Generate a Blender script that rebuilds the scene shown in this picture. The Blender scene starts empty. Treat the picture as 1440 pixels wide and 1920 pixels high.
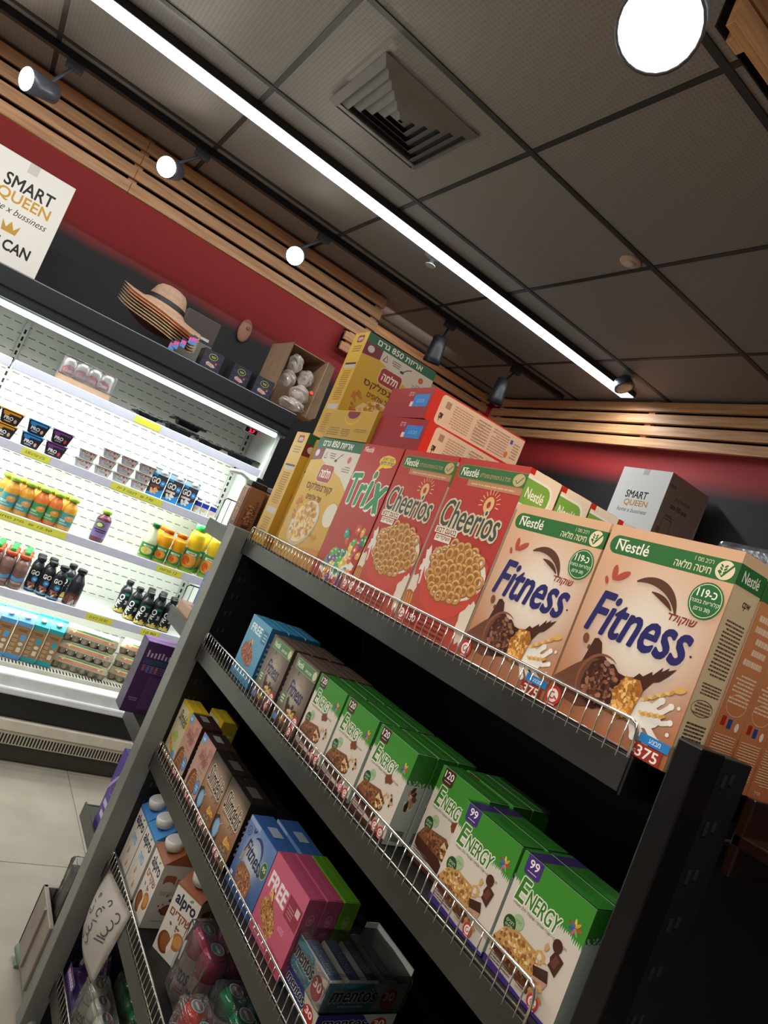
import bpy, bmesh, math, random
from mathutils import Vector, Matrix
from mathutils.geometry import tessellate_polygon

# ------------------------------------------------------------------ camera, world, exposure
SC = bpy.context.scene
COL = SC.collection
cam = bpy.data.cameras.new('camera')
camo = bpy.data.objects.new('camera', cam)
COL.objects.link(camo)
cam.sensor_width = 36.0
cam.lens = 36.0 * 1283.07 / 1920.0
cam.clip_start = 0.02
camo.matrix_world = Matrix(((0.775426, -0.359996, -0.518765, 0.0),
                            (-0.499187, 0.153622, -0.852768, 0.0),
                            (0.386687, 0.920219, -0.060582, 1.6),
                            (0, 0, 0, 1)))
SC.camera = camo
W = bpy.data.worlds.new('world')
SC.world = W
W.use_nodes = True
W.node_tree.nodes['Background'].inputs[0].default_value = (1.0, 0.93, 0.86, 1)
W.node_tree.nodes['Background'].inputs[1].default_value = 0.10
SC.view_settings.view_transform = 'Standard'
SC.view_settings.look = 'None'
SC.view_settings.gamma = 1
SC.view_settings.use_curve_mapping = False
SC.view_settings.exposure = 0.0


def area_light(name, loc, size, energy, col, rot):
    l = bpy.data.lights.new(name, 'AREA')
    l.shape = 'RECTANGLE'
    l.size, l.size_y = size
    l.energy = energy
    l.color = col
    o = bpy.data.objects.new(name, l)
    o.location = loc
    o.rotation_euler = rot
    COL.objects.link(o)
    return o


# light of the linear lamp in view, then two unseen fill lights added
area_light('lamp_and_fill_light', (0.8, 2.80, 3.0), (4.2, 0.09), 38, (0.93, 0.97, 1.0), (0, 0, 0))
area_light('lamp_and_fill_light', (0.2, 0.0, 3.0), (4.2, 0.09), 36, (1.0, 0.95, 0.9), (0, 0, 0))  # added overhead out of view to brighten the shop
area_light('lamp_and_fill_light', (-1.5, 1.5, 3.0), (0.09, 4.0), 70, (1.0, 0.95, 0.9), (0, 0, 0))  # added fill from the left for hats and lower shelves, no lamp modelled
# light of the fridge's shelf lamps: one tube under the front of each shelf
for zz, en in ((1.705, 11.5), (1.385, 7.5), (1.085, 7.5), (0.72, 6)):
    area_light('fridge_shelf_light', (0.15, 3.66, zz), (2.3, 0.03), en, (0.93, 1.0, 0.97), (math.radians(32), 0, 0))
area_light('fridge_canopy_light', (0.15, 3.56, 1.965), (2.3, 0.05), 9, (0.95, 1.0, 1.0), (math.radians(-12), 0, 0))

# unseen fill lights added behind the slat screens to brighten the red walls
area_light('wall_fill_light', (0.0, 3.80, 3.0), (4.6, 0.03), 6, (1.0, 0.9, 0.82), (math.radians(52), 0, 0))
area_light('wall_fill_light', (2.4, 4.23, 2.99), (1.3, 0.02), 1.0, (1.0, 0.9, 0.82), (math.radians(10), 0, 0))
area_light('wall_fill_light', (3.106, 1.4, 2.99), (0.015, 5.0), 4, (1.0, 0.9, 0.82), (0, math.radians(4), 0))


# ------------------------------------------------------------------ colours and materials
def lin(c):
    c = c / 255.0
    return c / 12.92 if c <= 0.04045 else ((c + 0.055) / 1.055) ** 2.4


def H(s):
    if not isinstance(s, str):
        return s
    return (lin(int(s[0:2], 16)), lin(int(s[2:4], 16)), lin(int(s[4:6], 16)))


def mixc(a, b, t):
    a, b = H(a), H(b)
    t = max(0.0, min(1.0, t))
    return tuple(a[i] * (1 - t) + b[i] * t for i in range(3))


MATS = {}


def mat(name, col='808080', rough=0.5, metal=0.0, emit=0.0, spec=0.5, coat=0.0, noise=0.0, scale=20.0, bump=0.0, alpha=1.0,
        trans=0.0, stretch=None, col2=None):
    if name in MATS:
        return MATS[name]
    m = bpy.data.materials.new(name)
    m.use_nodes = True
    nt = m.node_tree
    b = nt.nodes['Principled BSDF']
    c = H(col)
    b.inputs['Base Color'].default_value = (*c, 1)
    b.inputs['Roughness'].default_value = rough
    b.inputs['Metallic'].default_value = metal
    b.inputs['Specular IOR Level'].default_value = spec
    b.inputs['Coat Weight'].default_value = coat
    b.inputs['Transmission Weight'].default_value = trans
    if emit:
        b.inputs['Emission Color'].default_value = (*c, 1)
        b.inputs['Emission Strength'].default_value = emit
    if noise or bump or col2:
        tc = nt.nodes.new('ShaderNodeTexCoord')
        mp = nt.nodes.new('ShaderNodeMapping')
        nt.links.new(tc.outputs['Object'], mp.inputs['Vector'])
        if stretch:
            mp.inputs['Scale'].default_value = stretch
        nz = nt.nodes.new('ShaderNodeTexNoise')
        nz.inputs['Scale'].default_value = scale
        nz.inputs['Detail'].default_value = 5
        nt.links.new(mp.outputs[0], nz.inputs['Vector'])
        if noise or col2:
            mx = nt.nodes.new('ShaderNodeMix')
            mx.data_type = 'RGBA'
            c2 = H(col2) if col2 else tuple(x * (1 - noise) for x in c)
            mx.inputs[6].default_value = (*c, 1)
            mx.inputs[7].default_value = (*c2, 1)
            rr = nt.nodes.new('ShaderNodeMapRange')
            rr.inputs[1].default_value = 0.35
            rr.inputs[2].default_value = 0.65
            nt.links.new(nz.outputs['Fac'], rr.inputs[0])
            nt.links.new(rr.outputs[0], mx.inputs[0])
            nt.links.new(mx.outputs[2], b.inputs['Base Color'])
        if bump:
            bp = nt.nodes.new('ShaderNodeBump')
            bp.inputs['Strength'].default_value = bump
            bp.inputs['Distance'].default_value = 0.003
            nt.links.new(nz.outputs['Fac'], bp.inputs['Height'])
            nt.links.new(bp.outputs[0], b.inputs['Normal'])
    MATS[name] = m
    return m


def print_mat(name='printed_card', rough=0.34, spec=0.3):
    if name in MATS:
        return MATS[name]
    m = bpy.data.materials.new(name)
    m.use_nodes = True
    nt = m.node_tree
    b = nt.nodes['Principled BSDF']
    a = nt.nodes.new('ShaderNodeAttribute')
    a.attribute_name = 'Col'
    nt.links.new(a.outputs['Color'], b.inputs['Base Color'])
    b.inputs['Roughness'].default_value = rough
    b.inputs['Specular IOR Level'].default_value = spec
    MATS[name] = m
    return m


def film_mat():
    if 'clear_film' in MATS:
        return MATS['clear_film']
    m = bpy.data.materials.new('clear_film')
    m.use_nodes = True
    nt = m.node_tree
    for n in list(nt.nodes):
        nt.nodes.remove(n)
    out = nt.nodes.new('ShaderNodeOutputMaterial')
    mx = nt.nodes.new('ShaderNodeMixShader')
    tr = nt.nodes.new('ShaderNodeBsdfTransparent')
    gl = nt.nodes.new('ShaderNodeBsdfGlossy')
    gl.inputs['Roughness'].default_value = 0.06
    fr = nt.nodes.new('ShaderNodeFresnel')
    fr.inputs['IOR'].default_value = 1.5
    ma = nt.nodes.new('ShaderNodeMath')
    ma.inputs[1].default_value = 0.055
    nt.links.new(fr.outputs[0], ma.inputs[0])
    nz = nt.nodes.new('ShaderNodeTexNoise')
    nz.inputs['Scale'].default_value = 55
    bp = nt.nodes.new('ShaderNodeBump')
    bp.inputs['Strength'].default_value = 0.9
    bp.inputs['Distance'].default_value = 0.006
    nt.links.new(nz.outputs['Fac'], bp.inputs['Height'])
    nt.links.new(bp.outputs[0], gl.inputs['Normal'])
    nt.links.new(ma.outputs[0], mx.inputs[0])
    nt.links.new(tr.outputs[0], mx.inputs[1])
    nt.links.new(gl.outputs[0], mx.inputs[2])
    nt.links.new(mx.outputs[0], out.inputs[0])
    MATS['clear_film'] = m
    return m


RACK = mat('rack_steel', '474642', 0.34, 0.55, noise=0.25, scale=9, bump=0.05)
RACKD = mat('rack_steel_dark', '0b0b0b', 0.5, 0.1, noise=0.2, scale=9)
CHROME = mat('chrome_wire', 'd8d4cc', 0.18, 1.0)
WOOD = mat('pine_slat', 'e0ac7c', 0.5, 0, noise=0.3, scale=7, bump=0.15, stretch=(0.6, 8, 8), col2='c48c5c')
WOODY = mat('pine_slat_wall', 'e0ac7c', 0.5, 0, noise=0.3, scale=7, bump=0.15, stretch=(8, 0.6, 8), col2='c48c5c')
WHITE = mat('white_enamel', 'dfe4dd', 0.45, 0, noise=0.06, scale=14)
PRN = print_mat()
BLACKP = mat('black_plastic', '17181a', 0.35, 0, noise=0.2, scale=30)
TWHITE = mat('white_plastic', 'e6e4de', 0.4, noise=0.05, scale=30)


# ------------------------------------------------------------------ object helpers
def link(o, parent=None):
    COL.objects.link(o)
    if parent is not None:
        o.parent = parent
    return o


def obj(name, me, m=None, parent=None, loc=None, rot=None):
    o = bpy.data.objects.new(name, me)
    if m is not None and me is not None and len(me.materials) == 0:
        me.materials.append(m)
    link(o, parent)
    if loc is not None:
        o.location = loc
    if rot is not None:
        o.rotation_euler = rot
    return o


def tag(o, label, cat, group=None):
    o['label'] = label
    o['category'] = cat
    if group:
        o['group'] = group
    return o


def struct(o):
    o['kind'] = 'structure'
    return o


def empty(name, loc=(0, 0, 0), rz=0.0):
    o = bpy.data.objects.new(name, None)
    o.empty_display_size = 0.05
    o.location = loc
    o.rotation_euler = (0, 0, rz)
    COL.objects.link(o)
    return o


def copy_tree(o, parent=None):
    c = o.copy()
    COL.objects.link(c)
    if parent is not None:
        c.parent = parent
    for ch in list(o.children):
        copy_tree(ch, c)
    return c


def from_bm(bm, name='mesh', smooth=False):
    me = bpy.data.meshes.new(name)
    bm.to_mesh(me)
    bm.free()
    if smooth:
        for p in me.polygons:
            p.use_smooth = True
    return me


def add_box(bm, x0, y0, z0, x1, y1, z1, bev=0.0):
    vs = [bm.verts.new(p) for p in ((x0, y0, z0), (x1, y0, z0), (x1, y1, z0), (x0, y1, z0),
                                    (x0, y0, z1), (x1, y0, z1), (x1, y1, z1), (x0, y1, z1))]
    fs = [bm.faces.new([vs[i] for i in f]) for f in ((3, 2, 1, 0), (4, 5, 6, 7), (0, 1, 5, 4), (1, 2, 6, 5), (2, 3, 7, 6), (3, 0, 4, 7))]
    if bev:
        es = list({e for f in fs for e in f.edges})
        bmesh.ops.bevel(bm, geom=es, offset=bev, segments=2, affect='EDGES', profile=0.5)


def box_me(x0, y0, z0, x1, y1, z1, bev=0.0):
    bm = bmesh.new()
    add_box(bm, x0, y0, z0, x1, y1, z1, bev)
    return from_bm(bm)


def boxes_me(lst, bev=0.0):
    bm = bmesh.new()
    for b in lst:
        add_box(bm, *b, bev)
    return from_bm(bm)


def lathe(prof, n=20, cap=True):
    """prof: list of (r, z) bottom to top; returns mesh about z."""
    bm = bmesh.new()
    rings = []
    for r, z in prof:
        rings.append([bm.verts.new((r * math.cos(2 * math.pi * i / n), r * math.sin(2 * math.pi * i / n), z)) for i in range(n)])
    for a, b in zip(rings[:-1], rings[1:]):
        for i in range(n):
            j = (i + 1) % n
            bm.faces.new((a[i], a[j], b[j], b[i]))
    if cap:
        bm.faces.new(rings[0][::-1])
        bm.faces.new(rings[-1])
    return from_bm(bm, smooth=False)


def smooth(me):
    for p in me.polygons:
        p.use_smooth = len(p.vertices) <= 4
    return me


def tube_bm(bm, pts, r, n=8):
    pts = [Vector(p) for p in pts]
    rings = []
    for i, p in enumerate(pts):
        t = (pts[min(i + 1, len(pts) - 1)] - pts[max(i - 1, 0)]).normalized()
        a = t.cross(Vector((0, 0, 1)))
        if a.length < 0.05:
            a = t.cross(Vector((1, 0, 0)))
        a.normalize()
        b = t.cross(a)
        rings.append([bm.verts.new(p + a * (r * math.cos(2 * math.pi * k / n)) + b * (r * math.sin(2 * math.pi * k / n))) for k in range(n)])
    for ra, rb in zip(rings[:-1], rings[1:]):
        for k in range(n):
            bm.faces.new((ra[k], ra[(k + 1) % n], rb[(k + 1) % n], rb[k]))
    bm.faces.new(rings[0][::-1])
    bm.faces.new(rings[-1])


def tube(pts, r, n=8):
    bm = bmesh.new()
    tube_bm(bm, pts, r, n)
    return from_bm(bm, smooth=True)


# ------------------------------------------------------------------ printed artwork: flat coloured polygons
GLY = {}


def glyphs(s, off=0.0):
    key = (s, off)
    if key in GLY:
        return GLY[key]
    cu = bpy.data.curves.new('txt', 'FONT')
    cu.body = s
    cu.offset = off
    cu.resolution_u = 3
    cu.fill_mode = 'NONE'
    o = bpy.data.objects.new('txt', cu)
    COL.objects.link(o)
    dg = bpy.context.evaluated_depsgraph_get()
    me = o.evaluated_get(dg).to_mesh()
    co = [(v.co.x, v.co.y) for v in me.vertices]
    nxt = {}
    for e in me.edges:
        a, b = e.vertices
        nxt.setdefault(a, []).append(b)
        nxt.setdefault(b, []).append(a)
    loops, seen = [], set()
    for st in range(len(co)):
        if st in seen or st not in nxt:
            continue
        lp, cur = [st], st
        seen.add(st)
        # vertices of a contour are numbered in order, so always step to the next higher one
        while cur + 1 in nxt[cur]:
            cur += 1
            lp.append(cur)
            seen.add(cur)
        loops.append(lp)
    bpy.data.objects.remove(o)
    bpy.data.curves.remove(cu)

    def area(lp):
        return sum(co[p][0] * co[q][1] - co[q][0] * co[p][1] for p, q in zip(lp, lp[1:] + lp[:1])) / 2

    def inside(pt, lp):
        c = False
        for p, q in zip(lp, lp[1:] + lp[:1]):
            (xa, ya), (xb, yb) = co[p], co[q]
            if (ya > pt[1]) != (yb > pt[1]) and pt[0] < (xb - xa) * (pt[1] - ya) / (yb - ya) + xa:
                c = not c
        return c
    ar = [area(lp) for lp in loops]
    is_hole = [any(ar[q] * ar[k] < 0 and abs(ar[q]) > abs(ar[k]) and inside(co[loops[k][0]], loops[q]) for q in range(len(loops)) if q != k) for k in range(len(loops))]
    outer = [lp for lp, h in zip(loops, is_hole) if not h]
    hole = [lp for lp, h in zip(loops, is_hole) if h]
    vs, fs = [], []
    for n, lp in enumerate(outer):
        part = [lp] + [h for h in hole if inside(co[h[0]], lp)]
        tri = tessellate_polygon([[Vector((*co[q], 0)) for q in c] for c in part])
        b = len(vs)
        for c in part:
            vs += [(co[q][0], co[q][1], 0.06 * (n % 3)) for q in c]
        fs += [tuple(b + q for q in t) for t in tri]
    if vs:
        x0 = min(v[0] for v in vs)
        y0 = min(v[1] for v in vs)
        x1 = max(v[0] for v in vs)
        y1 = max(v[1] for v in vs)
    else:
        x0 = y0 = 0
        x1 = y1 = 1
    vs = [(v[0] - x0, v[1] - y0, v[2]) for v in vs]
    GLY[key] = (vs, fs, x1 - x0, y1 - y0)
    return GLY[key]


def heb(s):
    if any('\u0590' <= ch <= '\u05ff' for ch in s):
        out, num = [], ''
        for ch in s[::-1]:
            if ch.isdigit() or ch == '.':
                num = ch + num
            else:
                out.append(num)
                num = ''
                out.append({'(': ')', ')': '('}.get(ch, ch))
        out.append(num)
        return ''.join(out)
    return s


class Art:
    """A printed panel, w wide and h high in design units."""

    def __init__(s, w, h):
        s.w, s.h, s.z = float(w), float(h), 0
        s.v, s.f, s.c = [], [], []

    def add(s, pts, faces, cols, z=None):
        if z is None:
            s.z += 1
            z = s.z
        n = len(s.v)
        s.v += [(p[0], p[1], z + (p[2] if len(p) > 2 else 0)) for p in pts]
        if not isinstance(cols, list):
            cols = [H(cols)] * len(pts)
        s.c += cols
        s.f += [tuple(n + i for i in f) for f in faces]

    def poly(s, pts, col, z=None):
        s.add(pts, [tuple(range(len(pts)))], H(col), z)

    def rect(s, x0, y0, x1, y1, col, top=None, z=None):
        b, t = H(col), H(top or col)
        s.add([(x0, y0), (x1, y0), (x1, y1), (x0, y1)], [(0, 1, 2, 3)], [b, b, t, t], z)

    def rrect(s, x0, y0, x1, y1, r, col, z=None):
        pts = []
        for cx, cy, a0 in ((x1 - r, y1 - r, 0), (x0 + r, y1 - r, 90), (x0 + r, y0 + r, 180), (x1 - r, y0 + r, 270)):
            for k in range(5):
                a = math.radians(a0 + k * 22.5)
                pts.append((cx + r * math.cos(a), cy + r * math.sin(a)))
        s.poly(pts, col, z)

    def field(s, fn, nx=10, ny=14, x0=0, y0=0, x1=None, y1=None):
        x1 = s.w if x1 is None else x1
        y1 = s.h if y1 is None else y1
        P, C, F = [], [], []
        for j in range(ny + 1):
            for i in range(nx + 1):
                x, y = x0 + (x1 - x0) * i / nx, y0 + (y1 - y0) * j / ny
                P.append((x, y))
                C.append(H(fn(x, y)))
        for j in range(ny):
            for i in range(nx):
                a = j * (nx + 1) + i
                F.append((a, a + 1, a + nx + 2, a + nx + 1))
        s.add(P, F, C)

    def ell(s, cx, cy, rx, ry, col, n=24, rot=0.0, z=None):
        c, q = math.cos(rot), math.sin(rot)
        s.poly([(cx + rx * math.cos(2 * math.pi * k / n) * c - ry * math.sin(2 * math.pi * k / n) * q,
                 cy + rx * math.cos(2 * math.pi * k / n) * q + ry * math.sin(2 * math.pi * k / n) * c) for k in range(n)], col, z)

    def arc(s, cx, cy, rx, ry, w, a0, a1, col, taper=False, n=16, z=None):
        P, F = [], []
        for k in range(n + 1):
            a = math.radians(a0 + (a1 - a0) * k / n)
            ww = w * (math.sin(math.pi * (0.06 + 0.88 * k / n)) if taper else 1)
            P.append((cx + (rx - ww / 2) * math.cos(a), cy + (ry - ww / 2) * math.sin(a)))
            P.append((cx + (rx + ww / 2) * math.cos(a), cy + (ry + ww / 2) * math.sin(a)))
        for k in range(n):
            F.append((2 * k, 2 * k + 1, 2 * k + 3, 2 * k + 2))
        s.add(P, F, H(col), z)

    def blob(s, cx, cy, rx, ry, col, seed=1, rough=0.2, n=26, rot=0.0):
        r = random.Random(seed)
        c, q = math.cos(rot), math.sin(rot)
        pts = []
        for k in range(n):
            a = 2 * math.pi * k / n
            m = 1 + rough * (r.random() - 0.5) * 2
            x, y = rx * m * math.cos(a), ry * m * math.sin(a)
            pts.append((cx + x * c - y * q, cy + x * q + y * c))
        z = s.z = s.z + 1
        ctr = (cx, cy)
        s.add([ctr] + pts, [(0, 1 + k, 1 + (k + 1) % n) for k in range(n)], H(col), z)

    def bits(s, cx, cy, rx, ry, n, size, cols, seed=1, rot=0.0, sides=5, asp=1.5):
        r = random.Random(seed)
        c, q = math.cos(rot), math.sin(rot)
        s.z += 1
        for k in range(n):
            while True:
                x, y = r.uniform(-1, 1), r.uniform(-1, 1)
                if x * x + y * y < 1:
                    break
            x, y = x * rx, y * ry
            px, py = cx + x * c - y * q, cy + x * q + y * c
            a = r.random() * math.pi
            sz = size * r.uniform(0.6, 1.3)
            ca, sa = math.cos(a), math.sin(a)
            pts = []
            for i in range(sides):
                t = 2 * math.pi * i / sides
                m = r.uniform(0.75, 1.2)
                u, v = sz * asp * m * math.cos(t), sz * m * math.sin(t)
                pts.append((px + u * ca - v * sa, py + u * sa + v * ca))
            s.poly(pts, r.choice(cols), s.z + 0.9 * k / n)

    def loops(s, cx, cy, rx, ry, n, size, seed=1, cols=('8a5a2c', 'c58d4e', 'e2b473')):
        r = random.Random(seed)
        pts = []
        tries = 0
        while len(pts) < n and tries < 6000:
            tries += 1
            x, y = r.uniform(-1, 1), r.uniform(-1, 1)
            if x * x + y * y < 1 and all((x - p[0]) ** 2 * rx * rx + (y - p[1]) ** 2 * ry * ry > (size * 1.35) ** 2 for p in pts):
                pts.append((x, y))
        pts.sort(key=lambda p: -p[1])
        s.z += 1
        for k, (x, y) in enumerate(pts):
            px, py = cx + x * rx, cy + y * ry
            zz = s.z + 0.9 * k / n
            e = r.uniform(0.65, 1.0)
            s.arc(px, py - size * 0.1, size, size * e, size * 0.75, 0, 360, cols[0], n=12, z=zz)
            s.arc(px, py, size * 0.92, size * 0.92 * e, size * 0.55, 0, 360, cols[1], n=12, z=zz + 0.2 / n)
            s.arc(px, py + size * 0.05, size * 0.92, size * 0.92 * e, size * 0.22, 40, 200, cols[2], n=7, z=zz + 0.4 / n)

    def text(s, t, x, y, w, h, col, off=0.0, shear=0.0, rot=0.0, out=0.0, ocol='ffffff', fit=True):
        t = heb(t)
        V, F, gw, gh = glyphs(t)
        V = [(p[0] + shear * p[1], p[1], p[2]) for p in V]
        gw += shear * gh
        if gw <= 0 or gh <= 0:
            return
        sx, sy = w / gw, h / gh
        if not fit:
            sx = sy = h / gh
        c, q = math.cos(rot), math.sin(rot)

        def place(dx, dy):
            return [(x + (p[0] * sx) * c - (p[1] * sy) * q + dx, y + (p[0] * sx) * q + (p[1] * sy) * c + dy, p[2]) for p in V]
        if out:
            out += 0.7 * off * h / max(gh, 0.1)
            s.z += 1
            for k in range(8):
                a = math.pi * k / 4
                s.add(place(out * math.cos(a), out * math.sin(a)), F, H(ocol), s.z + k * 0.08)
        s.add(place(0, 0), F, H(col))
        b = off * h / max(gh, 0.1)
        if b > 0.05:
            z0 = s.z
            for k in range(8):
                s.add(place(b * math.cos(k * math.pi / 4), b * math.sin(k * math.pi / 4)), F, H(col), z0 - 0.08 * (k + 1))

    def dashes(s, x0, y0, x1, y1, rows, col, seed=1, fill=0.75, ragged=True):
        r = random.Random(seed)
        s.z += 1
        dy = (y1 - y0) / rows
        for i in range(rows):
            y = y0 + dy * i
            x = x0 + (r.uniform(0, 0.3) * (x1 - x0) if ragged and r.random() < 0.3 else 0)
            while x < x1 - 0.5:
                L = r.uniform(0.04, 0.16) * (x1 - x0)
                xe = min(x + L, x1)
                s.rect(x, y + dy * 0.2, xe, y + dy * (0.2 + fill * 0.6), col, z=s.z)
                x = xe + (x1 - x0) * 0.02

    def stroke(s, pts, w, col):
        P, F = [], []
        n = len(pts)
        for i, p in enumerate(pts):
            a, b = pts[max(i - 1, 0)], pts[min(i + 1, n - 1)]
            dx, dy = b[0] - a[0], b[1] - a[1]
            L = math.hypot(dx, dy) or 1
            nx, ny = -dy / L * w / 2, dx / L * w / 2
            P += [(p[0] + nx, p[1] + ny), (p[0] - nx, p[1] - ny)]
        for i in range(n - 1):
            F.append((2 * i, 2 * i + 1, 2 * i + 3, 2 * i + 2))
        s.add(P, F, H(col))

    def badge(s, cx, cy, r):
        """round red-and-white nutrition mark with a spoon"""
        s.ell(cx, cy, r, r, 'c23a36')
        s.ell(cx, cy, r * 0.66, r * 0.66, 'f0e6dc')
        s.arc(cx - r * 0.05, cy, r * 0.3, r * 0.32, r * 0.14, 60, 330, 'c23a36', n=10)
        s.stroke([(cx + r * 0.15, cy), (cx + r * 0.55, cy - r * 0.25)], r * 0.16, 'c23a36')
        s.dashes(cx - r * 0.6, cy - r * 0.95, cx + r * 0.6, cy - r * 0.7, 1, 'f0e6dc', 3)

    def mesh(s, W, Hh, step=3.0e-5, base=2.0e-4):
        """mesh in the local xz plane facing -y, x from 0 to W, z from 0 to Hh"""
        me = bpy.data.meshes.new('print')
        kx, ky = W / s.w, Hh / s.h
        V, F, C, vi = [], [], [], 0
        me.from_pydata([(min(max(p[0], -0.0), s.w) * kx, -(base + p[2] * step), min(max(p[1], 0.0), s.h) * ky) for p in s.v], [], s.f)
        at = me.color_attributes.new('Col', 'FLOAT_COLOR', 'POINT')
        flat = []
        for c in s.c:
            flat += [c[0], c[1], c[2], 1.0]
        at.data.foreach_set('color', flat)
        me.materials.append(PRN)
        me.update()
        return me


def paint(me, col):
    """one even printed colour over a whole mesh"""
    at = me.color_attributes.new('Col', 'FLOAT_COLOR', 'POINT')
    c = H(col)
    at.data.foreach_set('color', [c[0], c[1], c[2], 1.0] * len(me.vertices))
    me.materials.append(PRN)
    return me


CARTON = {}


def carton(name, label, cat, group, w, d, h, front=None, side=None, top=None, body='c0a080', lid=None, left=None, key=None):
    """A card box. Local frame: front faces -y (x to the right), depth along +y, base at z=0, origin at the front left bottom corner.
    Placed with rotation -90 deg about z: front faces world -x, local right side faces world -y."""
    bm = bmesh.new()
    add_box(bm, 0, 0, 0, w, d, h, min(0.0012, d * 0.05))
    me = paint(from_bm(bm), body)
    root = obj(name, me)
    lidm = boxes_me([(0.002, 0.0015, h, w - 0.002, d * 0.52, h + 0.0006), (0.002, d * 0.5, h + 0.0003, w - 0.002, d - 0.0015, h + 0.0012)])
    obj('top_flap', paint(lidm, lid or body), None, root)
    if front:
        obj('front_print', front.mesh(w, h), None, root)
    if side:
        o = obj('side_print', side.mesh(d, h), None, root)
        o.location = (w, 0, 0)
        o.rotation_euler = (0, 0, math.pi / 2)
    if left:
        o = obj('left_print', left.mesh(d, h), None, root)
        o.location = (0, d, 0)
        o.rotation_euler = (0, 0, -math.pi / 2)
    if top:
        o = obj('top_print', top.mesh(w, d), None, root)
        o.location = (0, 0, h + 0.0013)
        o.rotation_euler = (-math.pi / 2, 0, 0)
    tag(root, label, cat, group)
    return root


def face_x(o, x, y_left, z, dz=0.0):
    """stand a carton with its front facing world -x, its left front edge at y_left"""
    o.location = (x, y_left, z)
    o.rotation_euler = (0, 0, -math.pi / 2 + dz)
    return o


# ------------------------------------------------------------------ artworks
def nestle(a, x, y, w, h, col='f1ead8'):
    a.text('Nestlé', x, y, w, h, col, 0.012)
    a.rect(x + w * 0.02, y + h * 0.92, x + w * 0.33, y + h * 1.02, col)


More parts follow.
